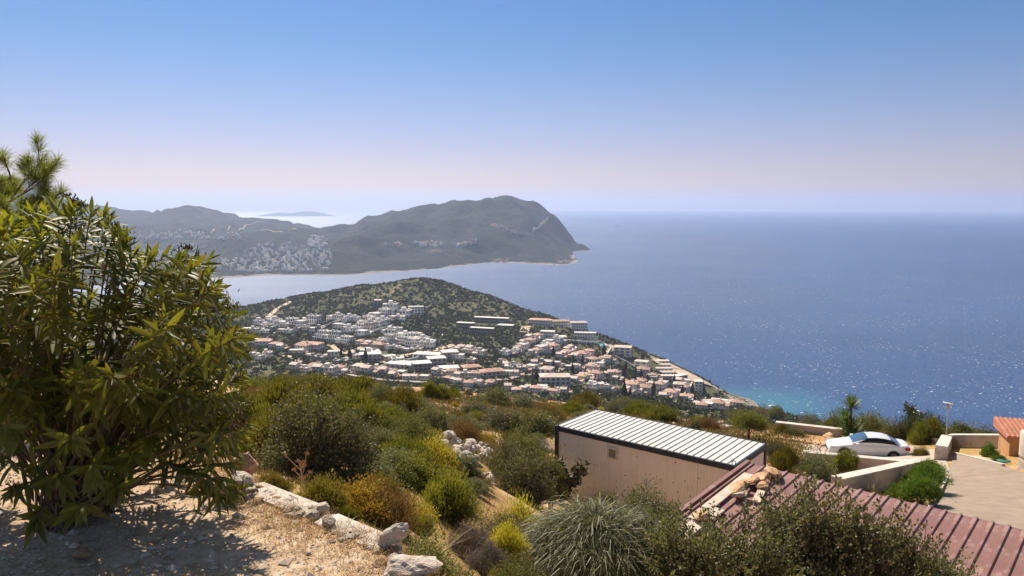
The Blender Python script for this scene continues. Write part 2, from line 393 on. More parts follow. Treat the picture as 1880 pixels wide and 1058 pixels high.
# ---- distant island
def island():
    a = at(478, 402, 14000); b_ = at(612, 402, 14000); n = 60; V = []; Fc = []
    prof = [(0, 0), (.1, .35), (.22, .62), (.3, .7), (.4, .5), (.5, .75), (.6, .9), (.7, 1.0), (.78, .8), (.87, .4), (1, 0)]
    for i in range(n + 1):
        t = i / n; hh = np.interp(t, *zip(*prof)) * 92 + fbm(np.array(t * 900.), np.array(3.), 40, 3, 9) * 10
        x = a.x + (b_.x - a.x) * t
        for j in range(7):
            s_ = (j - 3) / 3; V.append((x, 14000 + s_ * 700, -15 + (hh + 15) * (1 - s_ * s_)))
    for i in range(n):
        for j in range(6): q = i * 7 + j; Fc.append((q, q + 7, q + 8, q + 1))
    link('distant_island', npmesh('distant_island', V, Fc, [M_far], True), kind='structure')
island()

# ---- sea
SEA_K = 0.12
def sea_mat():
    m = bpy.data.materials.new('sea water'); m.use_nodes = True; nt = m.node_tree; b = nt.nodes['Principled BSDF']
    P = _n(nt, 'ShaderNodeNewGeometry').outputs['Position']
    big = noise(nt, P, 0.0016, 5, 0.6)
    deep = ramp(nt, big, [(0.35, (0.001, 0.042, 0.145)), (0.65, (0.003, 0.056, 0.18))])
    # shallow water over pale rock off the point
    mp = _n(nt, 'ShaderNodeVectorMath', operation='DISTANCE'); nt.links.new(P, mp.inputs[0]); mp.inputs[1].default_value = (262, 735, 0)
    d = math_(nt, 'ADD', mp.outputs['Value'], math_(nt, 'MULTIPLY', noise(nt, P, 0.03, 4), -60.0))
    col = mixc(nt, maprange(nt, d, 75, -25, 0, 0.38), deep, (0.03, 0.24, 0.30))
    lane = _n(nt, 'ShaderNodeMapping'); lane.inputs['Scale'].default_value = (0.0006, 0.0035, 0.001); lane.inputs['Rotation'].default_value = (0, 0, R(-8)); nt.links.new(P, lane.inputs[0])   # wind lanes
    # white flecks: whitecaps, with sun sparkle painted into the water colour
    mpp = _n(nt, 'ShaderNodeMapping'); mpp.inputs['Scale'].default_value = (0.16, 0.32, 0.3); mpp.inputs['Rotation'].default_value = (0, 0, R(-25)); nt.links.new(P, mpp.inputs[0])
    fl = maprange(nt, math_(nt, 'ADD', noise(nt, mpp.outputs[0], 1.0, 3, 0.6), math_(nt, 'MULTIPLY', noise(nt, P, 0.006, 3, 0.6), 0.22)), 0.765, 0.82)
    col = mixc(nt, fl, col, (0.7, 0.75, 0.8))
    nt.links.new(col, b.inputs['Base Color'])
    nt.links.new(math_(nt, 'MULTIPLY_ADD', noise(nt, lane.outputs[0], 1.0, 4, 0.6), 0.14, 0.42), b.inputs['Roughness']); b.inputs['IOR'].default_value = 1.33; b.inputs['Specular IOR Level'].default_value = 0.85
    mp2 = _n(nt, 'ShaderNodeMapping'); mp2.inputs['Scale'].default_value = (0.42, 0.14, 0.3); mp2.inputs['Rotation'].default_value = (0, 0, R(12)); nt.links.new(P, mp2.inputs[0])
    wet = _n(nt, 'ShaderNodeBsdfAnisotropic', distribution='BECKMANN'); nt.links.new(math_(nt, 'MULTIPLY_ADD', noise(nt, lane.outputs[0], 1.0, 4, 0.6), 0.16, 0.43), wet.inputs['Roughness'])
    hN = math_(nt, 'ADD', math_(nt, 'MULTIPLY', noise(nt, mp2.outputs[0], 1.0, 4, 0.7), 2.6), math_(nt, 'MULTIPLY', noise(nt, P, 0.05, 3, 0.5), 2.0))
    bn = _n(nt, 'ShaderNodeBump'); bn.inputs['Distance'].default_value = 1.0; bn.inputs['Strength'].default_value = 1.0
    nt.links.new(hN, bn.inputs['Height']); nt.links.new(bn.outputs[0], wet.inputs['Normal'])
    b.inputs['Specular IOR Level'].default_value = 0.0; wet.inputs["Color"].default_value = (0.92, 0.94, 1, 1)
    fr = _n(nt, 'ShaderNodeFresnel'); fr.inputs[0].default_value = 1.33
    mx = _n(nt, 'ShaderNodeMixShader'); nt.links.new(math_(nt, 'MULTIPLY_ADD', fr.outputs[0], SEA_K, 0.015), mx.inputs[0])     # a rough sea mirrors less than a calm one
    nt.links.new(b.outputs[0], mx.inputs[1]); nt.links.new(wet.outputs[0], mx.inputs[2]); nt.links.new(mx.outputs[0], nt.nodes['Material Output'].inputs[0])
    return m
SEA_R = 25500
t_ = np.linspace(0, 2 * math.pi, 97)[:-1]
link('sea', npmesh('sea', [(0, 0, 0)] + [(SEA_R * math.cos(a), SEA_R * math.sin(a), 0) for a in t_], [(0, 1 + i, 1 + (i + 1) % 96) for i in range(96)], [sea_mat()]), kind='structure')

# ---- haze: one closed box round everything below the sky
def haze():
    m = bpy.data.materials.new('sea haze'); m.use_nodes = True; nt = m.node_tree; nt.nodes.remove(nt.nodes['Principled BSDF'])
    v = _n(nt, 'ShaderNodeVolumePrincipled'); v.inputs['Color'].default_value = (0.56, 0.67, 0.96, 1); v.inputs['Density'].default_value = 0.95e-4
    v.inputs['Anisotropy'].default_value = 0.35
    nt.links.new(v.outputs[0], nt.nodes['Material Output'].inputs['Volume'])
    mb = MB().box(-26000, 26000, -26000, 26000, -60, 420)
    mb.build('haze', m, kind='stuff')
haze()
# ------------------------------------------------------------------ roads draped on the land
def ribbon(name, pix, width, m, lift=0.4, far=False, kind='structure', n=40, pts=None):
    P = pts or [ground(a, b, far) for a, b in pix]
    P = [Vector((p.x, p.y, 0)) for p in P]; L = [0]
    for i in range(1, len(P)): L.append(L[-1] + (P[i] - P[i - 1]).length)
    V = []; Fc = []; k = 4
    for i in range(n + 1):
        s = L[-1] * i / n; j = max(q for q in range(len(L)) if L[q] <= s + 1e-6); j = min(j, len(P) - 2)
        t = (s - L[j]) / max(1e-6, L[j + 1] - L[j]); c = P[j].lerp(P[j + 1], t)
        d = (P[min(j + 2, len(P) - 1)] - P[max(j - 1, 0)] if 0.3 < t < .7 else P[j + 1] - P[j]).normalized(); nn = Vector((-d.y, d.x, 0))
        for q in range(k + 1):
            p = c + nn * width * (q / k - 0.5); V.append((p.x, p.y))
    V = np.array(V); Z = H(V[:, 0], V[:, 1]) + lift
    # keep the lift above the tilted facets of the coarse land mesh
    for i in range(n):
        for q in range(k): a = i * (k + 1) + q; Fc.append((a, a + 1, a + k + 2, a + k + 1))
    return link(name, npmesh(name, np.c_[V, Z], Fc, [m], True), kind=kind)
M_track = mat('pale earth track', [(0.3, (0.5, 0.36, 0.24)), (0.7, (0.62, 0.48, 0.35))], 0.2, world=True)
M_road = mat('grey village road', [(0.3, (0.3, 0.25, 0.2)), (0.7, (0.42, 0.35, 0.29))], 0.3, world=True)
ribbon('dirt_track', [(491, 584), (503, 574), (515, 565), (534, 555)], 7, M_track, 1.4)
ribbon('village_road', [(545, 672), (549, 662), (560, 680), (575, 690)][:2] + [(520, 655)], 6, M_track, 1.0)
ribbon('village_road', [(600, 635), (618, 645), (630, 652), (645, 647), (690, 630), (740, 615)], 6, M_track, 1.2)
ribbon('village_road', [(700, 668), (745, 655), (800, 645), (835, 636)], 9, M_track, 1.2)
ribbon('village_road', [(1080, 690), (1095, 668), (1112, 648), (1125, 636)], 7, M_track, 1.2)
ribbon('village_road', [(961, 612), (966, 600), (958, 618), (950, 628)][:2], 10, M_track, 1.2)
ribbon('village_road', [(860, 700), (930, 700), (985, 690), (1040, 672)], 5, M_road, 1.2)
ribbon('village_road', [(640, 690), (700, 700), (790, 705)], 6, M_road, 1.2)
ribbon('building_site_ground', [(1195, 660), (1225, 672), (1262, 690), (1285, 705)], 34, M_track, 1.6)
ribbon('cliff_track', [(978, 430), (982, 421), (992, 416), (999, 408), (1006, 401)], 7, M_track, 5, True)
ribbon('mountain_road', [(390, 427), (420, 421), (450, 415), (475, 408)], 5, M_track, 5, True)
ribbon('mountain_road', [(425, 427), (480, 425), (545, 423)], 4, M_track, 5, True)

# ------------------------------------------------------------------ houses of the village
M_white = mat('white render', [(0.3, (0.76, 0.72, 0.67)), (0.7, (0.86, 0.82, 0.78))], 0.25, obj=0.1, wear=((0.5, 0.45, 0.4), 0.4), wscale=0.6)
M_cream = mat('cream render', [(0.3, (0.62, 0.54, 0.46)), (0.7, (0.7, 0.62, 0.54))], 0.25, obj=0.15)
M_stonew = mat('grey stone facing', [(0.35, (0.22, 0.2, 0.17)), (0.6, (0.36, 0.33, 0.29))], 1.4, obj=0.15)
M_orange = mat('orange render', (0.55, 0.3, 0.16), 0.3, obj=0.1)
M_terra = mat('terracotta roof tiles', [(0.3, (0.46, 0.24, 0.165)), (0.55, (0.56, 0.34, 0.25)), (0.7, (0.64, 0.46, 0.37))], 0.5, obj=0.14, wear=((0.68, 0.58, 0.5), 0.7), wscale=0.3)
M_salmon = mat('faded salmon roof', [(0.3, (0.58, 0.44, 0.37)), (0.7, (0.70, 0.56, 0.49))], 0.4, obj=0.12)
M_flat = mat('pale flat roof', [(0.3, (0.64, 0.59, 0.54)), (0.7, (0.76, 0.70, 0.66))], 0.3, obj=0.12, wear=((0.35, 0.3, 0.27), 0.6), wscale=0.3)
M_pane = mat('dark window glass', (0.07, 0.08, 0.09), 1.0, rough=0.2, spec=0.6)
M_metalw = mat('white tank', (0.75, 0.75, 0.75), 1.0, rough=0.4)
M_pool = mat('pool water', [(0.4, (0.05, 0.42, 0.52)), (0.6, (0.09, 0.5, 0.6))], 0.3, rough=0.08, spec=0.6)

def windows(x0, x1, y0, y1, z0, storeys, sides='fblr', step=2.6, fh=2.9, big=False):
    mb = MB()
    for s in range(storeys):
        zb = z0 + s * fh + (0.15 if big else 0.85); zt = z0 + s * fh + 2.25
        for side in sides:
            a, b = (x0, x1) if side in 'fb' else (y0, y1); n = max(1, int((b - a) / step)); g_ = (b - a) / n
            for i in range(n):
                c = a + (i + .5) * g_; hw = g_ * (0.27 if big else 0.19)
                if side == 'f': mb.box(c - hw, c + hw, y0 - .06, y0 + .1, zb, zt)
                if side == 'b': mb.box(c - hw, c + hw, y1 - .1, y1 + .06, zb, zt)
                if side == 'l': mb.box(x0 - .06, x0 + .1, c - hw, c + hw, zb, zt)
                if side == 'r': mb.box(x1 - .1, x1 + .06, c - hw, c + hw, zb, zt)
    return mb
def block(x0, x1, y0, y1, z0, z1, par=0.45, t=0.3):
    """walls with a parapet and a sunken roof deck"""
    mb = MB().box(x0, x1, y0, y1, z0, z1)
    mb.box(x0, x1, y0, y0 + t, z1 + .001, z1 + par).box(x0, x1, y1 - t, y1, z1 + .001, z1 + par)
    mb.box(x0, x0 + t, y0 + t, y1 - t, z1 + .001, z1 + par).box(x1 - t, x1, y0 + t, y1 - t, z1 + .001, z1 + par)
    return mb
def hip(x0, x1, y0, y1, z, h, o=0.5, gable=False):
    x0 -= o; x1 += o; y0 -= o; y1 += o; lx, ly = x1 - x0, y1 - y0; ym = (y0 + y1) / 2; i = 0.01 if gable else ly * .45
    V = [(x0, y0, z), (x1, y0, z), (x1, y1, z), (x0, y1, z), (x0 + i, ym, z + h), (x1 - i, ym, z + h)]
    V += [(a, b, c - .22) for a, b, c in V[:4]]
    return MB().add(V, [(0, 1, 5, 4), (2, 3, 4, 5), (1, 2, 5), (3, 0, 4), (6, 7, 1, 0), (7, 8, 2, 1), (8, 9, 3, 2), (9, 6, 0, 3), (9, 8, 7, 6)])
PARK = []
def tank(parent, x, y, z):
    mb = MB().tube([(x - .8, y, z + .95), (x + .8, y, z + .95)], .32, 8).box(x - .6, x - .5, y - .1, y + .1, z, z + .7).box(x + .5, x + .6, y - .1, y + .1, z, z + .7)
    mb.build('water_tank', M_metalw, parent)
    MB().add([(x - 1, y - 1.4, z + .15), (x + 1, y - 1.4, z + .15), (x + 1, y - .35, z + .8), (x - 1, y - .35, z + .8), (x - 1, y - 1.4, z + .09), (x + 1, y - 1.4, z + .09), (x + 1, y - .35, z + .7), (x - 1, y - .35, z + .7)],
             [(0, 1, 2, 3), (4, 7, 6, 5), (0, 4, 5, 1), (2, 6, 7, 3), (0, 3, 7, 4), (1, 5, 6, 2)]).build('solar_panel', M_pane, parent)
def proto_house(kind, seed):
    rr = random.Random(seed); o = empty('house'); W = MB(); b = 4.0
    wm = {'white': M_white, 'hip': M_white, 'cream': M_cream, 'stone': M_stonew, 'salmon': M_white, 'terrace': M_white, 'modern': M_white, 'orange': M_orange}[kind]
    if kind in ('white', 'cream', 'stone', 'modern'):
        sx = rr.uniform(.0, 1.5); W1 = block(-5, 5 - sx, -4, 4, -b, 5.8); W1.build('wall', wm, o)
        MB().box(-4.7, 4.7 - sx, -3.7, 3.7, 5.81, 5.9).build('roof', M_flat, o)
        W2 = block(-2 + sx, 5.6, -6.8, -4.01, -b, 2.9); W2.build('porch', wm, o)
        if rr.random() < .7: MB().box(-4, -1, -1, 3, 5.91, 8.3).build('stair_tower', wm, o)
        wb = windows(-5, 5 - sx, -4, 4, 0, 2, 'flr', 2.5, big=(kind == 'modern')); w2 = windows(-2 + sx, 5.6, -6.8, -4, 0, 1, 'fr', 2.4, big=True)
        wb.add(w2.v, w2.f); wb.build('windows', M_pane, o, kind='stuff')
        if rr.random() < .8: tank(o, 1.5, 2, 5.9)
        MB().box(-2 + sx, 5.5, -6.75, -6.6, 3.4, 3.9).build('balcony_rail', wm, o)
    elif kind in ('hip', 'orange'):
        W.box(-5.2, 5.2, -4.2, 4.2, -b, 5.6).build('wall', wm, o); hip(-5.2, 5.2, -4.2, 4.2, 5.8, 2.0).build('roof', M_terra, o)
        MB().box(-2.5, 2.5, -6.2, -4.21, -b, 2.8).build('porch', wm, o); MB().box(-2.8, 2.8, -6.5, -4.22, 2.81, 3.0).build('balcony', M_flat, o)
        wb = windows(-5.2, 5.2, -4.2, 4.2, 0, 2, 'flr', 2.6); wb.build('windows', M_pane, o, kind='stuff')
        MB().box(2, 2.7, .5, 1.2, 6.2, 8.6).build('chimney', wm, o)
    elif kind == 'salmon':
        W.box(-5, 1, -4, 4, -b, 5.4).box(1.01, 6, -3, 4.5, -b, 2.7).build('wall', wm, o)
        r1 = hip(-5, 1, -4, 4, 5.6, 1.3, .35, True); r2 = hip(1.4, 6, -3, 4.5, 2.9, 1.0, .35, True)
        r1.build('roof', M_salmon, o); r2.build('roof', M_terra, o)
        wb = windows(-5, 1, -4, 4, 0, 2, 'fl', 2.4); w2 = windows(1, 6, -3, 4.5, 0, 1, 'fr', 2.4); wb.add(w2.v, w2.f); wb.build('windows', M_pane, o, kind='stuff')
        MB().box(-3, -2.3, 1, 1.7, 5.9, 7.8).build('chimney', wm, o); tank(o, 3.5, 1, 3.6)
    elif kind == 'terrace':
        for k in range(3):
            y0 = -6 + 3.4 * k; block(-6, 6, y0, 6.2, -b if k == 0 else 2.8 * k + .05, 2.8 * (k + 1)).build('wall', wm, o)
            windows(-6, 6, y0, 6, 2.8 * k, 1, 'flr', 2.4, big=True).build('windows', M_pane, o, kind='stuff')
        MB().box(-5.7, 5.7, 1.2, 5.8, 8.41, 8.5).build('roof', M_flat, o)
        tank(o, -3, 4, 8.5); tank(o, 1, 4, 8.5)
    return o
PROTO = {}
for k_ in ('white', 'hip', 'cream', 'stone', 'salmon', 'terrace', 'modern', 'orange'): PROTO[k_] = [[proto_house(k_, hash(k_) % 7 + i * 13 if False else len(k_) * 5 + i * 13), 0] for i in range(3 if k_ in ('white', 'salmon') else 2)]
ORD = ['first', 'second', 'third', 'fourth', 'fifth', 'sixth', 'seventh', 'eighth', 'ninth', 'tenth', 'eleventh', 'twelfth', 'thirteenth', 'fourteenth', 'fifteenth', 'sixteenth']
DESC = {'white': 'white flat-roofed house', 'hip': 'white house with terracotta hip roof', 'cream': 'cream flat-roofed house', 'stone': 'grey stone house', 'salmon': 'white house with salmon pitched roofs',
        'terrace': 'white house stepped in three terraces', 'modern': 'white modern house with wide windows', 'orange': 'orange house under terracotta roof'}
OCC = []
def place_house(px, py, wpx, kind, label, group, yaw=None, hs=1.0):
    p = ground(px, py); s = wpx * p.y / F / 11.0
    pr = random.choice(PROTO[kind]); c = copy_tree(pr[0]) if pr[1] else pr[0]; pr[1] = 1
    if yaw is None: yaw = random.uniform(-35, 15)
    rx = 5 * s; zz = H(np.array([p.x - rx, p.x + rx, p.x, p.x]), np.array([p.y, p.y, p.y - rx, p.y + rx]))
    c.location = (p.x, p.y, float(zz.mean()) - .2); c.rotation_euler = (0, 0, R(yaw)); c.scale = (s, s, s * hs)
    tag(c, label, 'house', group); OCC.append((p.x, p.y, 6 * s)); return c
# (where, start pixel, end pixel, count, width px, kinds, vertical scatter px, yaw)
ROWS = [
 ('upper left row under the bare slope', (478, 601), (572, 598), 9, 17, ['white', 'terrace', 'modern', 'white'], 4, -12),
 ('lower tier of the upper left row', (456, 612), (590, 609), 8, 15, ['white', 'stone', 'cream'], 3, -8),
 ('short row ending the upper road', (612, 590), (655, 592), 4, 17, ['modern', 'white'], 3, -20),
 ('line climbing to the grey cube villa', (662, 600), (720, 572), 6, 17, ['white', 'white', 'terrace'], 3, -25),
 ('line below the grey cube villa', (668, 606), (748, 585), 6, 18, ['white', 'modern', 'cream'], 3, -20),
 ('middle left group beside the dark trees', (592, 620), (632, 632), 4, 17, ['white', 'terrace'], 3, -15),
 ('row above the curving pale road', (622, 606), (676, 618), 5, 17, ['white', 'modern'], 3, -15),
 ('far left orchard group', (448, 630), (560, 648), 6, 19, ['hip', 'hip', 'cream', 'salmon'], 5, -10),
 ('left edge group behind the oleander', (440, 655), (492, 660), 4, 16, ['white', 'cream'], 3, -10),
 ('group among the lower left trees', (560, 655), (652, 668), 8, 16, ['stone', 'cream', 'salmon', 'stone'], 8, -10),
 ('orange group beside the road fork', (664, 634), (700, 640), 4, 15, ['orange', 'salmon', 'hip'], 3, -20),
 ('first white terrace street', (708, 613), (790, 634), 7, 17, ['white', 'modern', 'terrace'], 2, -22),
 ('second white terrace street', (700, 628), (788, 641), 7, 16, ['terrace', 'white'], 2, -22),
 ('third white terrace street', (700, 640), (770, 648), 6, 15, ['white', 'cream'], 2, -22),
 ('row of grey blocks behind the lone tree', (672, 654), (728, 668), 4, 22, ['modern', 'stone', 'cream'], 4, 20),
 ('lowest left row above the scrub', (545, 680), (640, 686), 6, 21, ['hip', 'salmon', 'cream'], 3, -15),
 ('salmon row above the round bush', (655, 683), (780, 697), 8, 22, ['salmon', 'cream', 'salmon'], 4, -15),
 ('cluster right of the terrace streets', (836, 640), (884, 654), 6, 16, ['salmon', 'cream', 'salmon'], 4, -18),
 ('row between the two flat rooftops', (845, 660), (868, 664), 2, 18, ['white', 'cream'], 2, -18),
 ('row beside the magenta flowers', (806, 690), (870, 694), 5, 17, ['salmon', 'cream', 'hip'], 3, -15),
 ('bottom row right of the round bush', (822, 702), (900, 712), 6, 18, ['salmon', 'hip', 'cream'], 4, -15),
 ('slanting row climbing to the hotels', (952, 642), (990, 620), 6, 15, ['salmon', 'hip', 'salmon'], 1, -38),
 ('second slanting row under the hotels', (928, 655), (962, 645), 4, 17, ['salmon', 'white'], 3, -30),
 ('group right of the terracotta hall', (926, 672), (952, 690), 4, 18, ['salmon', 'white', 'stone'], 4, -20),
 ('middle row below the slanting rows', (978, 650), (1022, 640), 5, 16, ['salmon', 'hip', 'white'], 3, -30),
 ('group below the white box hotel', (1000, 636), (1034, 630), 3, 16, ['white', 'cream'], 3, -20),
 ('salmon pair rows right of centre', (1032, 658), (1052, 642), 4, 17, ['salmon', 'hip', 'salmon'], 1, -35),
 ('group above the dark garden', (1062, 662), (1080, 650), 3, 18, ['salmon', 'hip'], 3, -25),
 ('pale row through the middle', (986, 668), (1062, 682), 8, 15, ['cream', 'salmon', 'stone'], 5, -20),
 ('row left of the long white house', (936, 690), (990, 684), 4, 17, ['stone', 'salmon', 'cream'], 5, -20),
 ('bottom centre row above the scrub', (936, 716), (1040, 720), 8, 18, ['cream', 'salmon', 'hip'], 4, -15),
 ('group right of the long white house', (1052, 702), (1096, 694), 5, 19, ['salmon', 'salmon', 'hip'], 3, -22),
 ('lane up to the fortress house', (1084, 680), (1118, 662), 4, 17, ['salmon', 'cream', 'hip'], 3, -28),
 ('group under the garden cypresses', (1086, 712), (1118, 716), 4, 17, ['salmon', 'cream', 'white'], 4, -22),
 ('group left of the orange roofed pair', (1118, 688), (1142, 700), 4, 17, ['salmon', 'hip', 'salmon'], 4, -25),
 ('orange roofed cluster by the cypress', (1150, 726), (1172, 706), 4, 19, ['salmon', 'hip'], 2, -30),
 ('upper right row under the stepped wall', (1172, 688), (1206, 700), 4, 18, ['hip', 'salmon'], 3, -20),
 ('bottom right rows facing the bay', (1176, 724), (1216, 708), 5, 18, ['salmon', 'hip', 'cream'], 3, -28),
 ('group before the tall grey tower', (1222, 732), (1262, 716), 5, 18, ['salmon', 'hip', 'cream'], 3, -28),
 ('group on the edge of the building site', (1240, 704), (1268, 710), 3, 17, ['cream', 'salmon'], 3, -20),
 ('last rows above the point', (1262, 738), (1300, 752), 4, 18, ['cream', 'salmon', 'hip'], 4, -20),
 ('red roofs at the point', (1304, 752), (1350, 748), 4, 20, ['hip', 'hip', 'salmon'], 4, -10),
]
for nm, a, b, n, wd, ks, sc, yw in ROWS:
    n = n + (n + 1) // 4
    for i in range(n):
        t = i / max(1, n - 1); k_ = ks[(i * 7 + n) % len(ks)]
        place_house(a[0] + (b[0] - a[0]) * t + random.uniform(-2.5, 2.5), a[1] + (b[1] - a[1]) * t + random.uniform(-sc, sc) * 1.0, wd * random.uniform(.8, 1.25) * 1.16, k_,
                    f'{DESC[k_]}, {ORD[i]} in {nm}', 'houses of the village on the slope', yw + random.uniform(-18, 18), random.uniform(.75, 1.1))

def drop(o):
    for c in list(o.children): drop(c)
    bpy.data.objects.remove(o)
for L_ in PROTO.values():
    for pr in L_:
        if not pr[1]: drop(pr[0])
# ---- larger buildings one by one
def arcade_block(nm, px, py, wpx, yaw, storeys, dep, roof, label, wm=None, step=2.6, gable=True, cat='hotel', back=2.0, arms=0):
    p = ground(px, py); L = wpx * p.y / F; o = empty(nm, (p.x, p.y, p.z), R(yaw)); wm = wm or M_white
    for k in range(storeys):
        y0 = back * k; z0 = 2.9 * k
        MB().box(-L / 2, L / 2, y0, dep + .02 * k, (-7 if k == 0 else z0 + .02), z0 + 2.9).build('wall', wm, o)
        MB().box(-L / 2, L / 2, y0 - .9, y0 - .75, z0 + .05, z0 + .95).box(-L / 2, L / 2, y0 - .74, y0 - .01, z0 - .15, z0 + .04).build('balcony', wm, o)
        windows(-L / 2, L / 2, y0, dep, z0, 1, 'flr', step, big=True).build('windows', M_pane, o, kind='stuff')
        pi = MB(); n = max(2, int(L / step))
        for i in range(n + 1): x = -L / 2 + L * i / n; pi.box(x - .12, x + .12, y0 - .74, y0 - .5, z0 + .06, z0 + 2.8)
        pi.build('pillars', wm, o, kind='stuff')
    top = 2.9 * storeys
    if gable: hip(-L / 2, L / 2, back * (storeys - 1), dep, top + .25, 1.6, .5).build('roof', roof, o)
    else: MB().box(-L / 2 - .3, L / 2 + .3, back * (storeys - 1) - .3, dep + .3, top + .01, top + .35).build('roof', roof, o)
    tag(o, label, cat, 'larger buildings of the village'); OCC.append((p.x, p.y + 4, L * .45)); return o
arcade_block('hotel', 990, 598, 42, -14, 2, 12, M_terra, 'long white arcaded hotel with terracotta roof, leftmost of the hilltop hotels')
arcade_block('hotel', 1030, 600, 36, 6, 2, 11, M_terra, 'white hotel with terracotta roof, in the middle of the hilltop hotels')
arcade_block('hotel', 1064, 608, 30, 2, 3, 12, M_salmon, 'white three storey arcaded hotel, rightmost of the hilltop hotels')
arcade_block('hotel', 1074, 622, 40, -8, 2, 9, M_flat, 'low white arched terraces below the rightmost hilltop hotel', gable=False)
arcade_block('hotel', 1004, 620, 26, -12, 2, 10, M_flat, 'white flat-roofed house directly below the leftmost hilltop hotel', gable=False, cat='villa')
arcade_block('villa', 1030, 629, 21, 8, 2, 8, M_flat, 'square white box villa with an overhanging flat roof below the hotels', gable=False, cat='villa', back=0)
arcade_block('hotel', 900, 594, 66, -16, 2, 9, M_flat, 'long dark stone hotel building, upper one on the wooded slope', M_stonew, 2.4, False)
arcade_block('hotel', 852, 604, 34, -18, 2, 8, M_flat, 'stone hotel wing stepping down left of the upper stone hotel', M_stonew, 2.4, False)
arcade_block('hotel', 882, 614, 46, -18, 2, 8, M_flat, 'lower stone hotel building below the long upper one', M_stonew, 2.4, False)
arcade_block('hotel', 926, 603, 30, -16, 1, 10, M_flat, 'low pavilion with pale roof beside the turquoise hotel pool', M_stonew, 2.4, False)
arcade_block('villa', 764, 578, 28, 8, 3, 9, M_flat, 'stacked white villa with three balconies at the top right of the village', None, 3, False, 'villa', 1.6)
arcade_block('villa', 716, 568, 26, 4, 2, 8, M_flat, 'white villa with dark windows beside the grey cube villa', None, 3, False, 'villa', .5)
arcade_block('villa', 693, 565, 12, 4, 3, 7, M_flat, 'dark grey cube villa, topmost building on the left hill', M_stonew, 3, False, 'villa', 0)
arcade_block('apartment_building', 563, 645, 44, -14, 2, 12, M_terra, 'big terracotta roofed block with orange end wall at the left road', None, 2.6, True, 'building', 0)
arcade_block('apartment_building', 680, 664, 40, 12, 2, 10, M_flat, 'grey white flat-roofed block left of the lone tree', M_cream, 3, False, 'building', 0)
arcade_block('apartment_building', 776, 682, 34, 16, 2, 12, M_flat, 'grey block with pale flat roof standing before the hall roofs', M_stonew, 3, False, 'building', 0)
arcade_block('apartment_building', 803, 672, 34, 16, 2, 11, M_flat, 'middle block with salmon flat roof beside the grey block', M_cream, 3, False, 'building', 0)
arcade_block('apartment_building', 828, 660, 30, 16, 2, 12, M_flat, 'uppermost of the three blocks with wide flat roofs', M_cream, 3, False, 'building', 0)
arcade_block('hall', 782, 658, 52, -12, 1, 12, M_flat, 'wide low hall with pale flat roof above the three blocks', M_white, 4, False, 'building', 0)
arcade_block('hall', 730, 676, 52, -20, 1, 14, M_flat, 'wide low hall with white flat roof by the lone tree', M_white, 4, False, 'building', 0)
arcade_block('hall', 826, 684, 36, 12, 1, 11, M_flat, 'single flat-roofed block right of the three blocks', M_stonew, 4, False, 'building', 0)
arcade_block('hall', 907, 690, 44, 22, 1, 9, M_terra, 'long low house with bright terracotta roof among gardens', M_cream, 3, True, 'building', 0)
arcade_block('hall', 868, 682, 34, 20, 1, 9, M_terra, 'low terracotta roofed house above the magenta flowers', M_cream, 3, True, 'building', 0)
arcade_block('villa', 1020, 708, 56, 2, 2, 11, M_salmon, 'long white house with salmon roof in the lower middle', None, 3, True, 'villa', 0)
arcade_block('villa', 1001, 700, 20, -20, 3, 10, M_salmon, 'tall white wing at the left end of the long white house', None, 3, True, 'villa', 0)
arcade_block('fortress_house', 1142, 654, 32, -14, 3, 14, M_salmon, 'large blank walled white house like a fortress near the sea edge', None, 5, False, 'villa', .4)
arcade_block('villa', 1176, 680, 24, -24, 3, 9, M_salmon, 'white block with salmon roof below the fortress house', None, 5, False, 'villa', 0)
arcade_block('villa', 1094, 671, 20, 30, 2, 9, M_terra, 'house with bright terracotta roof set among dark gardens', None, 3, True, 'villa', 0)
for i in range(5):
    arcade_block('row_house', 1214 + i * 3, 668 + i * 7, 30, 2, 1, 6.5, M_salmon, f'low salmon roofed terrace house, {ORD[i]} from the top of the stepped five', None, 4, False, 'house', 0)
arcade_block('tower_block', 1282, 722, 15, -10, 4, 8, M_flat, 'tall narrow grey white tower above the point', M_white, 3, False, 'building', 0)
arcade_block('villa', 1246, 718, 20, -16, 2, 9, M_salmon, 'white villa left of the tall narrow tower', None, 3, True, 'villa', 0)
arcade_block('unfinished_building', 1252, 695, 26, 30, 1, 7, M_flat, 'long grey unfinished shell on the orange building site', M_stonew, 3, False, 'building', 0)
arcade_block('hall', 1318, 742, 30, -28, 1, 9, M_flat, 'low building with pale ramp roof behind the red roofs', M_cream, 4, False, 'building', 0)
arcade_block('hall', 1350, 744, 24, -18, 1, 8, M_terra, 'low house with brick red roof nearest the rocky point', M_cream, 4, True, 'building', 0)

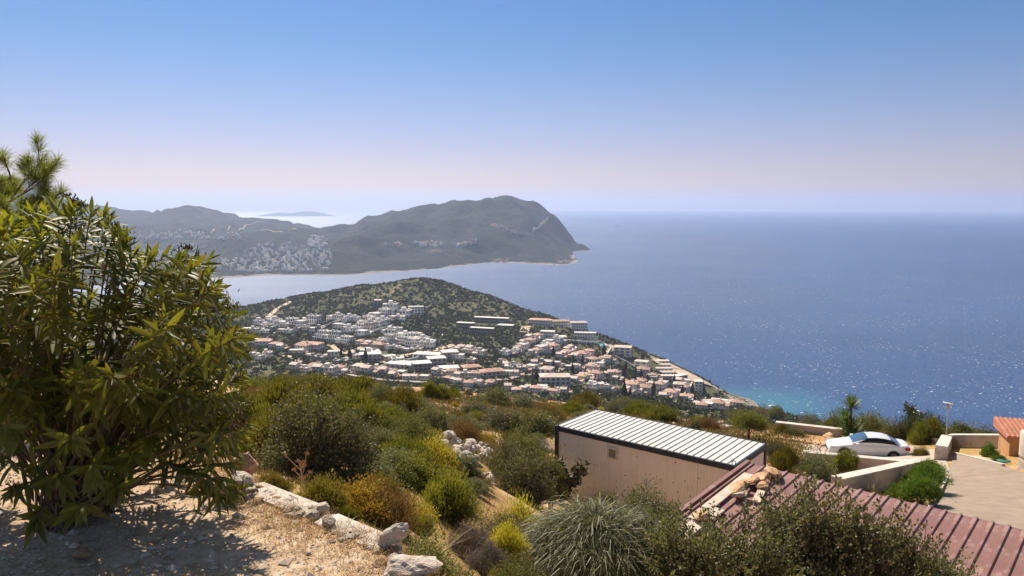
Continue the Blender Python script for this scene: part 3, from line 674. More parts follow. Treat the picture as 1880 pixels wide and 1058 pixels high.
def pool(px, py, wpx, yaw, label):
    p = ground(px, py); L = wpx * p.y / F; o = empty('swimming_pool', (p.x, p.y, p.z + .6), R(yaw))
    MB().box(-L / 2 - 1.5, L / 2 + 1.5, -5.5, 5.5, -4, .0).build('deck', M_flat, o); MB().box(-L / 2, L / 2, -4, 4, .0, .12).build('water_surface', M_pool, o)
    tag(o, label, 'pool')
pool(926, 601, 22, -12, 'turquoise hotel pool beside the stone hotel'); pool(1103, 634, 18, 15, 'bright blue pool above the sea edge')
def site_walls():
    for i, (a, b, w_, lab) in enumerate([((1128, 656), (1190, 690), .8, 'stepped white wall running down from the fortress house'), ((1085, 692), (1122, 640), 1.0, 'straight pale wall beside the lane to the fortress house'),
            ((705, 672), (840, 642), .8, 'long pale retaining wall under the terrace streets'), ((676, 612), (720, 600), .6, 'garden wall below the line of the grey cube villa'), ((575, 605), (640, 588), .6, 'garden wall along the upper left road'),
            ((1040, 628), (1100, 632), .7, 'curved garden wall below the hotels')]):
        p, q = ground(*a), ground(*b); mb = MB(); n = 14
        for k in range(n):
            u = p.lerp(q, k / n); v = p.lerp(q, (k + 1) / n); m = (u + v) / 2; d = (v - u); z = h1(m.x, m.y)
            Mx = Matrix.Translation((m.x, m.y, z)) @ Matrix.Rotation(math.atan2(d.y, d.x), 4, 'Z'); mb.box(-d.xy.length / 2, d.xy.length / 2, -.4, .4, -3, 1.6 + w_ + .01 * k, M=Mx)
        tag(mb.build('garden_wall', M_white), lab, 'wall')
site_walls()

# ------------------------------------------------------------------ trees of the village
def blob_crown(n, r, h, seed, leaf):
    rr = np.random.default_rng(seed); d = rr.normal(size=(n, 3)); d /= np.linalg.norm(d, axis=1)[:, None]
    lob = rr.normal(size=(7, 3)); lob /= np.linalg.norm(lob, axis=1)[:, None]; lob[:, 2] = np.abs(lob[:, 2]) * .8
    k = rr.integers(0, 7, n); rad = rr.random(n) ** .35
    P = lob[k] * np.array([r, r, h]) * .5 + d * rad[:, None] * np.array([r, r, h]) * .55
    return P, d
def quads(P, D, S, L, W, fold=0.0):
    """one leaf-shaped quad at every P, along D, wide along S"""
    n = len(P); L = np.broadcast_to(np.asarray(L, float), (n,))[:, None]; W = np.broadcast_to(np.asarray(W, float), (n,))[:, None]
    V = np.empty((n, 4, 3)); V[:, 0] = P; V[:, 1] = P + D * L * .45 + S * W * .5; V[:, 2] = P + D * L; V[:, 3] = P + D * L * .45 - S * W * .5
    if fold: 
        N = np.cross(D, S); V[:, 2] -= N * L * fold
    return V.reshape(-1, 3), np.arange(n * 4).reshape(-1, 4)
def unit(a): return a / (np.linalg.norm(a, axis=1)[:, None] + 1e-9)
M_vtree = leafmat('village tree foliage', (0.018, 0.035, 0.012), (0.06, 0.085, 0.03), 0.2)
M_vdark = leafmat('cypress foliage', (0.012, 0.024, 0.012), (0.03, 0.05, 0.02), 0.1)
M_vgreen = leafmat('bright garden foliage', (0.04, 0.075, 0.02), (0.09, 0.13, 0.035), 0.3)
M_bark = mat('brown bark', [(0.3, (0.09, 0.06, 0.04)), (0.7, (0.2, 0.14, 0.1))], 12)
M_bloom = leafmat('magenta bougainvillea', (0.38, 0.02, 0.12), (0.6, 0.06, 0.22), 0.3, tcol=(1, .6, .8))
def vtree(kind, seed):
    rr = np.random.default_rng(seed); o = empty('tree'); 
    if kind == 'cypress':
        n = 700; t = rr.random(n); a = rr.random(n) * 6.283; rad = (1.25 * np.sin(np.clip(t * 1.1 + .12, 0, 1) * math.pi) ** .6) * (.6 + .5 * rr.random(n))
        P = np.stack([np.cos(a) * rad, np.sin(a) * rad, .6 + t * 9], 1); D = unit(np.stack([np.cos(a) * .4, np.sin(a) * .4, np.ones(n)], 1)); mm = M_vdark; hh = 5
    else:
        n = 900; P, D = blob_crown(n, 3.4, 2.8, seed, 1); P[:, 2] += 3.6; mm = {'round': M_vtree, 'garden': M_vgreen, 'bloom': M_bloom}[kind]; hh = 3
        if kind == 'bloom': P[:, 2] -= 2.2
    S = unit(np.cross(D, rr.normal(size=D.shape))); V, Q = quads(P, D, S, rr.uniform(.7, 1.3, n), rr.uniform(.5, .9, n), .3)
    link('crown', npmesh('crown', V, Q, [mm]), o)
    MB().tube([(0, 0, -1.5), (.1, 0, hh * .6), (0, .1, hh)], [.35, .25, .12], 5).build('trunk', M_bark, o)
    return o
VT = {k: [[vtree(k, 50 + i * 3 + len(k)), 0] for i in range(2)] for k in ('round', 'garden', 'cypress', 'bloom')}
def place_tree(px, py, hpx, kind, label, group, cat='tree'):
    p = ground(px, py); s = hpx * p.y / F / (9.6 if kind == 'cypress' else 6.5)
    pr = random.choice(VT[kind]); c = copy_tree(pr[0]) if pr[1] else pr[0]; pr[1] = 1
    c.location = (p.x, p.y, p.z - .3); c.rotation_euler = (0, 0, random.uniform(0, 6.28)); c.scale = (s, s, s * random.uniform(.85, 1.1)); tag(c, label, cat, group)
def ORD2(i): return ORD[i - 1] if i <= 16 else {17: 'seventeenth', 18: 'eighteenth', 19: 'nineteenth', 20: 'twentieth'}.get(i, f'{i}th')
TD = {'round': 'dark round olive green tree', 'garden': 'lighter green garden tree', 'cypress': 'dark narrow cypress'}
TREES = [('between the left orchard houses', (450, 622), (600, 668), 26, 13, 'rrrg'), ('beside the middle left white group', (600, 612), (640, 640), 10, 15, 'rr'),
 ('around the road fork', (600, 650), (680, 676), 14, 13, 'rrgc'), ('along the three flat-roofed blocks', (760, 668), (850, 690), 16, 14, 'grg'), ('below the stone hotels', (860, 612), (905, 640), 16, 17, 'rrr'),
 ('on the wooded slope below the pavilion', (900, 612), (955, 650), 26, 16, 'rrrg'), ('between gardens under the slope', (860, 640), (930, 680), 24, 14, 'rrg'), ('below the long terracotta house', (930, 665), (985, 705), 18, 14, 'rrgc'),
 ('between the slanting rows', (960, 630), (1030, 660), 14, 11, 'rr'), ('in the middle gardens', (1000, 655), (1080, 690), 20, 12, 'rrgc'), ('around the dark garden right of centre', (1060, 640), (1110, 675), 20, 14, 'rrr'),
 ('behind the bottom centre row', (1040, 700), (1110, 735), 18, 14, 'rrg'), ('below the stepped white wall', (1100, 655), (1180, 700), 20, 14, 'rrrc'), ('between the bottom right rows', (1150, 690), (1250, 740), 22, 13, 'rrgc'),
 ('around the tall narrow tower', (1250, 722), (1300, 745), 14, 14, 'rrc'), ('under the hilltop hotels', (950, 585), (1090, 625), 18, 13, 'rr'), ('along the lowest rows of roofs', (800, 690), (900, 715), 12, 13, 'rrg')]
for nm, a, b, n, hp, ks in TREES:
    xx_ = sorted(random.uniform(a[0], b[0]) for _ in range(n)); cc_ = {}
    for i in range(n):
        k_ = {'r': 'round', 'g': 'garden', 'c': 'cypress'}[random.choice(ks)]; cc_[k_] = cc_.get(k_, 0) + 1
        for _ in range(12):
            x, y = xx_[i] + random.uniform(-1, 1), random.uniform(a[1], b[1]); p = ground(x, y)
            if all((p.x - ox) ** 2 + (p.y - oy) ** 2 > (r_ * .8) ** 2 for ox, oy, r_ in OCC): break
        place_tree(x, y, hp * random.uniform(.7, 1.25) * (1.5 if k_ == 'cypress' else 1), k_, f'{ORD2(cc_[k_])} {TD[k_]} from the left, {nm}', f'trees {nm}')
place_tree(745, 682, 34, 'round', 'tall lone dark tree in front of the wide white hall', None)
place_tree(642, 662, 26, 'cypress', 'tall cypress standing alone at the road fork', None)
place_tree(1146, 732, 30, 'cypress', 'tall wide cypress left of the orange roofed cluster', None)
place_tree(1300, 738, 15, 'cypress', 'tall cypress right of the narrow tower', None)
place_tree(846, 697, 13, 'bloom', 'large magenta flowering shrub below the terracotta house', None, 'shrub')
place_tree(803, 691, 10, 'bloom', 'smaller magenta flowering shrub, left of the large one', None, 'shrub'); place_tree(862, 694, 8, 'bloom', 'small magenta flowering shrub, right of the large one', None, 'shrub')

for L_ in VT.values():
    for pr in L_:
        if not pr[1]: drop(pr[0])
# ------------------------------------------------------------------ scrub that covers the hill
def clumps(name, pts, size, m, k=9, seed=3, flat=.75):
    """one low tangle of leafy faces at every point; too many to count"""
    rr = np.random.default_rng(seed); n = len(pts); P = np.repeat(pts, k, 0); s = np.repeat(size, k)[:, None]
    d = unit(rr.normal(size=(n * k, 3))); d[:, 2] = np.abs(d[:, 2]); P = P + d * s * np.array([.6, .6, .5 * flat]) 
    D = unit(d + rr.normal(size=d.shape) * .5); S = unit(np.cross(D, rr.normal(size=d.shape)))
    V, Q = quads(P - D * s * .5, D, S, s[:, 0] * rr.uniform(.8, 1.4, n * k), s[:, 0] * rr.uniform(.7, 1.1, n * k), .25)
    return link(name, npmesh(name, V, Q, [m]), kind='stuff')
M_scrub = leafmat('hill scrub', (0.04, 0.048, 0.02), (0.11, 0.11, 0.055), 0.15)
nS = 22000; xs = RNG.uniform(-420, 420, nS * 3); ys = RNG.uniform(380, 1180, nS * 3)
zs = H(xs, ys); dens = fbm(xs, ys, 60, 3, 77) + .5
ok = (zs > 7) & (RNG.random(nS * 3) < np.clip(.35 + dens, .2, 1) * np.where(ys < 640, .8, 1)); 
occ = np.array(OCC); 
for ox, oy, r_ in OCC: ok &= (xs - ox) ** 2 + (ys - oy) ** 2 > (r_ * 1.15) ** 2
# bare ground of the building site, thinner cover between the houses
site = [ground(*q) for q in ((1205, 672), (1235, 680), (1262, 692), (1280, 704))]
for q in site: ok &= (xs - q.x) ** 2 + (ys - q.y) ** 2 > 24 ** 2
xs, ys, zs = xs[ok][:nS], ys[ok][:nS], zs[ok][:nS]
clumps('hillside_scrub', np.c_[xs, ys, zs], RNG.uniform(1.3, 3.4, len(xs)), M_scrub)

# ------------------------------------------------------------------ far towns (hundreds of specks) 
def far_town(name, zones, seed):
    rr = random.Random(seed); mb = MB(); W = []
    for (poly, n, s0, s1, red) in zones:
        x0, x1 = min(p[0] for p in poly), max(p[0] for p in poly); y0, y1 = min(p[1] for p in poly), max(p[1] for p in poly); c = 0; tries = 0
        while c < n and tries < n * 12:
            tries += 1; x, y = rr.uniform(x0, x1), rr.uniform(y0, y1); ins = False; j = len(poly) - 1
            for i in range(len(poly)):
                if (poly[i][1] > y) != (poly[j][1] > y) and x < (poly[j][0] - poly[i][0]) * (y - poly[i][1]) / (poly[j][1] - poly[i][1]) + poly[i][0]: ins = not ins
                j = i
            if not ins: continue
            c += 1; p = ground(x, y, True); s = rr.uniform(s0, s1); Mx = Matrix.Translation(p) @ Matrix.Rotation(rr.uniform(-.6, .6), 4, 'Z')
            h_ = rr.uniform(4, 8); mb.box(-s / 2, s / 2, -s * .35, s * .35, -6, h_, 0 if rr.random() > red else 1, Mx)
            if rr.random() < .5: mb.box(-s * .48, s * .1, -s * .3, s * .3, h_ + .01, h_ + 3, 0, Mx)
    mb.build(name, [M_white, M_terra], kind='stuff')
far_town('far_town', [([(395, 497), (400, 478), (470, 452), (520, 445), (560, 452), (600, 445), (612, 478), (604, 498), (500, 503)], 400, 4, 8, .1), ([(560, 446), (575, 432), (600, 436), (598, 455), (570, 456)], 40, 8, 14, .05),
    ([(255, 470), (262, 460), (330, 462), (380, 470), (370, 480), (300, 480)], 90, 6, 12, .05), ([(310, 452), (360, 448), (380, 456), (340, 462)], 20, 6, 10, .05)], 5)
far_town('far_hamlet', [([(230, 436), (250, 428), (330, 424), (400, 427), (455, 432), (440, 440), (300, 440)], 110, 6, 11, .3), ([(700, 450), (760, 444), (815, 447), (812, 453), (740, 455)], 26, 8, 13, .6), ([(835, 452), (870, 440), (880, 446), (845, 456)], 12, 8, 12, .6)], 6)
# pale scree and bare earth on the far mountain
M_scree = mat('reddish scree', [(0.3, (0.34, 0.22, 0.16)), (0.7, (0.46, 0.33, 0.26))], 0.05, world=True)
def scree(zones):
    pts = []
    for (x0, y0, x1, y1, n, w_) in zones:
        for i in range(n):
            t = random.random(); p = ground(x0 + (x1 - x0) * t + random.gauss(0, w_), y0 + (y1 - y0) * t + random.gauss(0, w_ * .45), True); pts.append(tuple(p + Vector((0, 0, 1.5))))
    pts = np.array(pts); n = len(pts); V = []; 
    a = RNG.random(n) * 6.28; s = RNG.uniform(3, 9, n); mb = MB()
    for p, a_, s_ in zip(pts, a, s): mb.tube([p + np.array([0, 0, -5]), p + np.array([0, 0, s_ * .15])], [s_, s_ * .6], 6)
    mb.build('scree', M_scree, kind='stuff')
scree([(905, 410, 950, 428, 70, 5), (950, 426, 975, 432, 20, 3), (770, 446, 815, 450, 30, 4), (840, 450, 865, 443, 18, 3), (900, 478, 935, 481, 26, 5), (300, 400, 318, 418, 16, 3), (305, 428, 320, 416, 12, 2), (1020, 484, 1060, 474, 30, 4)])

# rocky point at the sea edge, with surf-worn rocks
def rock_mesh(seed, sub=2, rough=.35, flat=.7):
    bm = bmesh.new(); bmesh.ops.create_icosphere(bm, subdivisions=sub, radius=.5); rr = random.Random(seed)
    pl = [(Vector((rr.gauss(0, 1), rr.gauss(0, 1), rr.gauss(0, 1))).normalized(), rr.uniform(.26, .42)) for _ in range(9)]
    for v in bm.verts:
        for nrm, dd in pl:
            k = v.co.dot(nrm) - dd
            if k > 0: v.co -= nrm * k * .92
        v.co *= 1 + rr.uniform(-1, 1) * rough * .18; v.co.z *= flat
    me = bpy.data.meshes.new('rock'); bm.to_mesh(me); bm.free(); return me
M_coast = mat('pale coastal rock', [(0.3, (0.3, 0.25, 0.21)), (0.7, (0.52, 0.46, 0.4))], 0.3)
_cr = [rock_mesh(900 + i, 1) for i in range(4)]
def coast():
    V = []; Fc = []; 
    line = [(1205, 652), (1250, 672), (1282, 690), (1310, 708), (1340, 725), (1365, 738), (1392, 747)]
    for i in range(330):
        t = random.random() * (len(line) - 1); j = min(int(t), len(line) - 2); t -= j
        x = line[j][0] + (line[j + 1][0] - line[j][0]) * t; y = line[j][1] + (line[j + 1][1] - line[j][1]) * t + abs(random.gauss(0, 1)) * (2.2 if x > 1330 else 1.1) + 1.2
        if x > 1345 and random.random() < .5: x = random.uniform(1340, 1392); y = random.uniform(730, 752)
        p = ground(x, y); me = random.choice(_cr); s = random.uniform(1.2, 4.2); n = len(V)
        Mx = Matrix.Translation(p) @ Euler((random.uniform(-.3, .3), random.uniform(-.3, .3), random.uniform(0, 6.28))).to_matrix().to_4x4() @ Matrix.Diagonal((s * 1.6, s, s * .8, 1))
        V += [tuple(Mx @ v.co) for v in me.vertices]; Fc += [tuple(n + k for k in q.vertices) for q in me.polygons]
    link('coastal_rocks', npmesh('coastal_rocks', V, Fc, [M_coast]), kind='stuff')
coast()

# ---- mast on the hilltop, ship and boat
p = ground(783, 514); o = empty('radio_mast', p)
M_grey = mat('galvanised steel', (0.25, 0.25, 0.26), 2, rough=.5, metal=.6)
MB().tube([(0, 0, -1), (0, 0, 13)], [.25, .1], 6).build('pole', M_grey, o); MB().box(-1.2, 1.2, -.06, .06, 11, 11.2).box(-.8, .8, -.06, .06, 9.4, 9.55).build('crossarm', M_grey, o)
tag(o, 'thin radio mast standing on the wooded hilltop', 'mast')
def boat(px, py, L, yaw, label, wake=None):
    p = atz(px, py, 0); o = empty('boat', (p.x, p.y, 0), R(yaw)); V = []; n = 9
    for i in range(n):
        t = i / (n - 1); x = (t - .5) * L; wd = L * .16 * (1 - max(0, (t - .45) / .55) ** 2.2); sh = L * (.07 + .04 * t)
        V += [(x, -wd, sh), (x, -wd * .75, -.3), (x, wd * .75, -.3), (x, wd, sh)]
    Fc = [(i * 4 + k, i * 4 + 4 + k, i * 4 + 5 + k, i * 4 + 1 + k) for i in range(n - 1) for k in range(3)] + [(i * 4, i * 4 + 3, i * 4 + 7, i * 4 + 4) for i in range(n - 1)] + [(0, 1, 2, 3)]
    mb = MB().add(V, Fc); mb.build('hull', M_white, o)
    MB().box(-L * .15, L * .12, -L * .09, L * .09, L * .08, L * .17).build('cabin', M_white, o, bevel=L * .01); MB().box(-L * .14, L * .125, -L * .092, L * .092, L * .115, L * .145).build('windows', M_pane, o, kind='stuff')
    tag(o, label, 'boat')
boat(1418, 746, 8, 10, 'small white motorboat lying off the rocky point')
boat(1131, 415, 70, 5, 'distant motor vessel near the horizon trailing a thin wake')
M_foam = mat('wake foam', (0.6, 0.64, 0.7), .1)
a, b = atz(1038, 414.5, 0), atz(1126, 415, 0); d = (b - a).normalized(); nn = Vector((-d.y, d.x, 0)) * 14
link('wake', npmesh('wake', [(a + nn * .6).to_tuple()[:2] + (.3,), (a - nn * .6).to_tuple()[:2] + (.3,), (b - nn).to_tuple()[:2] + (.3,), (b + nn).to_tuple()[:2] + (.3,)], [(0, 1, 2, 3)], [M_foam]), kind='structure')
# ------------------------------------------------------------------ near buildings and yard
AZ = R(42)                                   # direction of the roof ribs, clockwise from straight ahead
def frame(O, az):                            # local x along azimuth az+90, y along az, z up
    return Matrix.Translation(O) @ Matrix.Rotation(-az, 4, 'Z')
M_navy = mat('dark navy steel frame', (0.02, 0.035, 0.06), 3, rough=.5, wear=((0.09, 0.1, 0.12), .5), wscale=6)
M_panelw = mat('grey white sheet panel', [(0.3, (0.76, 0.70, 0.65)), (0.7, (0.82, 0.77, 0.72))], 1.2, rough=.6, wear=((0.6, 0.54, 0.48), .35), wscale=1.6)
M_panelr = mat('white metal roof sheet', [(0.3, (0.56, 0.54, 0.53)), (0.7, (0.65, 0.63, 0.62))], 1.0, rough=.55, wear=((0.45, 0.42, 0.40), .5), wscale=2.5)
M_seal = mat('dark seam', (0.26, 0.26, 0.27), 3)
M_dirtspot = mat('rust streak', (0.24, 0.17, 0.12), 9)
# container: plan corners from the photograph, top 7.05 m below the eye
ZT = 200 - 7.05
cA, cB, cC = (atz(1018, 781, ZT), atz(1350, 856, ZT), atz(1419, 820, ZT))
ang = math.atan2((cB - cA).y, (cB - cA).x); Lc = (cB - cA).length; Wc = 2.44; Hc = 2.6
cont = empty('site_container', (cA.x, cA.y, ZT - Hc), ang)
tag(cont, 'long white site container with navy frame and ribbed metal roof', 'container')
for x in (0, Lc):
    for y in (0, Wc):
        x0 = x - .0 if x == 0 else x - .14; y0 = y if y == 0 else y - .14
        MB().box(x0, x0 + .14, y0, y0 + .14, -.0, Hc).build('corner_post', M_navy, cont, bevel=.012)
        xx, yy = x0 + .07, y0 + .07
        MB().tube([(xx - .05, yy, Hc + .0), (xx - .05, yy, Hc + .08), (xx, yy, Hc + .13), (xx + .05, yy, Hc + .08), (xx + .05, yy, Hc)], .013, 6).build('lifting_ring', M_navy, cont)
for y in (0, Wc - .12):
    MB().box(.141, Lc - .141, y + .003, y + .117, Hc - .17, Hc - .003).build('roof_beam', M_navy, cont, bevel=.01)
    MB().box(.141, Lc - .141, y + .003, y + .117, .0, .16).build('floor_beam', M_navy, cont)
for x in (0, Lc - .12):
    MB().box(x + .003, x + .117, .141, Wc - .141, Hc - .17, Hc - .003).build('roof_beam', M_navy, cont, bevel=.01)
    MB().box(x + .003, x + .117, .141, Wc - .141, .0, .16).build('floor_beam', M_navy, cont)
def ribwall(name, L, z0, z1, m, n):
    """sheet with fine pressed grooves, length along x, outside towards -y"""
    V = []; Fc = []; xs = []
    for i in range(n):
        a = L * i / n; b = L * (i + 1) / n; g_ = .012
        xs += [(a, 0), (b - g_, 0), (b - g_ * .66, .006), (b - g_ * .33, .006)]
    xs.append((L, 0))
    for x, y in xs: V += [(x, y, z0), (x, y, z1), (x, y + .05, z0), (x, y + .05, z1)]
    for i in range(len(xs) - 1): a = i * 4; Fc += [(a, a + 4, a + 5, a + 1), (a + 2, a + 3, a + 7, a + 6)]
    return npmesh(name, V, Fc, [m])
npn = 6
for i in range(npn):                                       # long wall made of sheets about one metre wide
    a = .141 + (Lc - .282) * i / npn; b = .141 + (Lc - .282) * (i + 1) / npn
    p = link('wall_panel', ribwall('wall_panel', b - a - .004, .161, Hc - .171, M_panelw, 10), cont, (a, .045 + .0015 * (i % 2), 0))
    q = link('wall_panel', p.data, cont, (b - .002, Wc - .045, 0)); q.rotation_euler.z = math.pi
for i in range(2):
    a = .141 + (Wc - .282) * i / 2; w_ = (Wc - .282) / 2 - .004
    me = ribwall('wall_panel', w_, .161, Hc - .171, M_panelw, 7)
    p = link('wall_panel', me, cont, (Lc - .045, a, 0)); p.rotation_euler.z = math.pi / 2
    q = link('wall_panel', me, cont, (.045, a + w_, 0)); q.rotation_euler.z = -math.pi / 2
npan = 29; pw = (Lc - .12) / npan
rp = MB(); V = []
prof = [(0, 0), (.012, .0), (.018, .022), (.028, .022), (.034, 0), (pw, 0)]
for x, z in prof: V += [(x, 0, z), (x, Wc - .10, z)]
me = MB().add(V, [(i * 2, i * 2 + 2, i * 2 + 3, i * 2 + 1) for i in range(len(prof) - 1)], 0)
me.m = [0, 0, 1, 1, 0]; me.add([(0, 0, -.03), (pw, 0, -.03), (pw, Wc - .1, -.03), (0, Wc - .1, -.03)], [(0, 3, 2, 1)], 0)
me = me.mesh('roof_panel', [M_panelr, M_seal])
for i in range(npan): link('roof_panel', me, cont, (.06 + i * pw, .05, Hc + .004))
ed = MB()
for i in range(npan): ed.box(.06 + i * pw + .01, .06 + i * pw + pw * .5, Wc - .048, Wc - .01, Hc + .002, Hc + .03)
ed.build('edge_caps', M_navy, cont, kind='stuff')
# vent in the long wall
vx = 2.0; o = MB().box(vx - .03, vx + .33, .015, .05, Hc - .66, Hc - .28).build('vent', mat('cream vent frame', (0.62, 0.58, 0.5), 3), cont, bevel=.004)
mb = MB()
for i in range(5): mb.box(vx + .035, vx + .265, .006, .03, Hc - .61 + i * .052, Hc - .575 + i * .052)
mb.build('vent_louvre', mat('olive vent slats', (0.2, 0.18, 0.12), 4), o, kind='stuff')
mb = MB()
for i in range(60):
    x, z = random.uniform(.3, Lc - .3), random.uniform(.6, Hc - .3); s = random.uniform(.006, .016); mb.box(x - s, x + s, .036, .05, z - s * 1.4, z + s * 1.4)
mb.build('dents_and_rivets', M_dirtspot, cont, kind='stuff')
MB().box(.1, Lc - .1, .1, Wc - .1, .0, .12).build('floor', M_seal, cont)
for x in (.2, Lc / 2, Lc - .5):
    MB().box(x, x + .35, .1, Wc - .1, -.8, -.003).build('foundation_block', mat('grey concrete block', (0.32, 0.3, 0.28), 2), cont)

# burgundy sheet roof: edge points from the photograph
M_burg = mat('burgundy painted roof sheet', [(0.3, (0.215, 0.105, 0.09)), (0.7, (0.275, 0.145, 0.125))], 1.6, rough=.5, spec=.35, wear=((0.42, 0.29, 0.26), .65), wscale=1.9, obj=.09)
M_post = mat('steel post', (0.12, 0.1, 0.1), 3, rough=.6)
z1 = 200 - 5.95; slope = math.tan(R(4.2))
rO = atz(1378, 851, z1); az = R(42.2); ux = Vector((math.cos(az), -math.sin(az), 0)); uy = Vector((-math.sin(az), -math.cos(az), -slope))   # ux along the upper edge, uy down the ribs
Mr = Matrix((( ux.x, uy.x, 0, rO.x), (ux.y, uy.y, 0, rO.y), (0, uy.z, 1, rO.z), (0, 0, 0, 1)))
Mr = Matrix.Translation(rO) @ Matrix.Rotation(-az, 4, 'Z') @ Matrix.Rotation(math.atan(slope), 4, 'X')      # local: x along upper edge, -y down the ribs
roof = bpy.data.objects.new('carport_roof', None); COL.objects.link(roof); roof.matrix_world = Mr
tag(roof, 'sloping burgundy sheet metal roof with raised ribs and stones along its edge', 'roof')
RL = 7.2; PW = .262; NP = 46
prof = [(0, 0), (.03, 0), (.045, .035), (.085, .035), (.10, 0), (PW, 0)]; V = []
for x, z in prof: V += [(x, 0, z), (x, -RL, z)]
for x, z in prof: V += [(x, 0, z - .012), (x, -RL, z - .012)]
nn_ = len(prof) * 2
Fc = [(i * 2, i * 2 + 1, i * 2 + 3, i * 2 + 2) for i in range(len(prof) - 1)] + [(nn_ + i * 2, nn_ + i * 2 + 2, nn_ + i * 2 + 3, nn_ + i * 2 + 1) for i in range(len(prof) - 1)]
Fc += [(i * 2, i * 2 + 2, nn_ + i * 2 + 2, nn_ + i * 2) for i in range(len(prof) - 1)]
pm = MB().add(V, Fc).mesh('roof_panel', [M_burg])
for i in range(NP):
    q = link('roof_panel', pm, roof, (i * PW, random.uniform(-.012, .012), .0)); q.rotation_euler.y = random.uniform(-.004, .004)
MB().box(-.10, .0, -RL, .0, -.10, .075).build('edge_flashing', M_burg, roof, bevel=.01)
for y in (-.3, -2.6, -4.9, -6.9): MB().box(-.05, NP * PW, y - .05, y + .05, -.16, -.02).build('purlin', M_post, roof)
for x in (.1, 4, 8, 12):
    for y in (-.3, -6.9): MB().box(x - .05, x + .05, y - .06, y + .06, -3.4, -.165).build('post', M_post, roof)
def on_roof(x, y, z=0.0): return Mr @ Vector((x, y, z))
# boards and stones weighing the roof edge down
M_board = mat('weathered pale board', [(0.3, (0.5, 0.4, 0.32)), (0.7, (0.64, 0.54, 0.45))], 4, wear=((0.3, 0.22, 0.16), .5), wscale=3)
def board(x0, y0, x1, y1, w_, z, label):
    a, b = on_roof(x0, y0, z), on_roof(x1, y1, z); d = b - a; Mx = Matrix.Translation(a) @ d.to_track_quat('X', 'Z').to_matrix().to_4x4()
    tag(MB().box(0, d.length, -w_ / 2, w_ / 2, 0, .035, M=Mx).build('board', M_board), label, 'board')
board(.28, -.7, .32, -3.3, .22, .037, 'long pale board under the stones at the edge of the burgundy roof')
board(.5, -2.6, .42, -5.2, .30, .04, 'wide pale board lying lower down the burgundy roof edge')
board(.75, -.9, .98, -1.9, .16, .04, 'short pale board beside the stone heap at the top of the burgundy roof')
M_ostone = mat('orange limestone', [(0.3, (0.42, 0.2, 0.09)), (0.55, (0.60, 0.38, 0.22)), (0.7, (0.68, 0.53, 0.38))], 3.0, bump=.02, bscale=14)
M_pstone = mat('pale limestone', [(0.3, (0.42, 0.33, 0.26)), (0.5, (0.58, 0.5, 0.42)), (0.72, (0.70, 0.64, 0.57))], 2.5, bump=.02, bscale=12, wear=((0.45, 0.26, 0.15), .6), wscale=1.5)
ROCKS = [rock_mesh(100 + i, 3 if i < 5 else 2, .4, random.uniform(.6, .85)) for i in range(9)]
def rock(loc, s, label, m, cat='stone', rot=None, group=None, i=None, name='stone', parent=None):
    me0 = ROCKS[random.randrange(9) if i is None else i]
    key = (me0.name, m.name)
    if key not in _rk: c = me0.copy(); c.materials.append(m); _rk[key] = c
    o = link(name, _rk[key], parent, loc); o.scale = s if isinstance(s, tuple) else (s, s, s)
    o.rotation_euler = rot or (random.uniform(-.4, .4), random.uniform(-.4, .4), random.uniform(0, 6.28))
    if label: tag(o, label, cat, group)
    return o
_rk = {}
g_ = 'stones holding down the roof edge'
for (x, y, s, m, lab) in [(.72, -.45, (.62, .42, .26), M_ostone, 'rust topped orange stone, topmost on the burgundy roof edge'), (.62, -.82, (.5, .45, .26), M_ostone, 'pale orange stone second from the top of the burgundy roof'),
    (.52, -1.15, (.46, .4, .24), M_ostone, 'rounded orange stone in the middle of the upper heap on the roof'), (.80, -1.22, (.34, .3, .22), M_ostone, 'small orange stone on the right of the upper heap'), (.46, -1.55, (.62, .34, .24), M_ostone, 'flat orange stone at the lower end of the upper heap'),
    (.62, -1.9, (.5, .3, .2), M_pstone, 'grey flat stone tucked under the upper heap'), (.46, -3.2, (.5, .4, .34), M_ostone, 'single square orange stone halfway down the roof edge'), (.1, -4.35, (.52, .3, .28), M_ostone, 'bright orange stone lying across the edge of the roof'),
    (.62, -4.45, (.6, .45, .3), M_pstone, 'large pale stone on the lower roof edge'), (.4, -5.3, (.55, .4, .24), M_pstone, 'pale flat stone lowest of all on the roof edge'), (.22, -5.75, (.5, .2, .18), M_ostone, 'long thin orange stone at the bottom of the roof edge')]:
    rock(on_roof(x, y, .13), s, lab, m, group=g_)

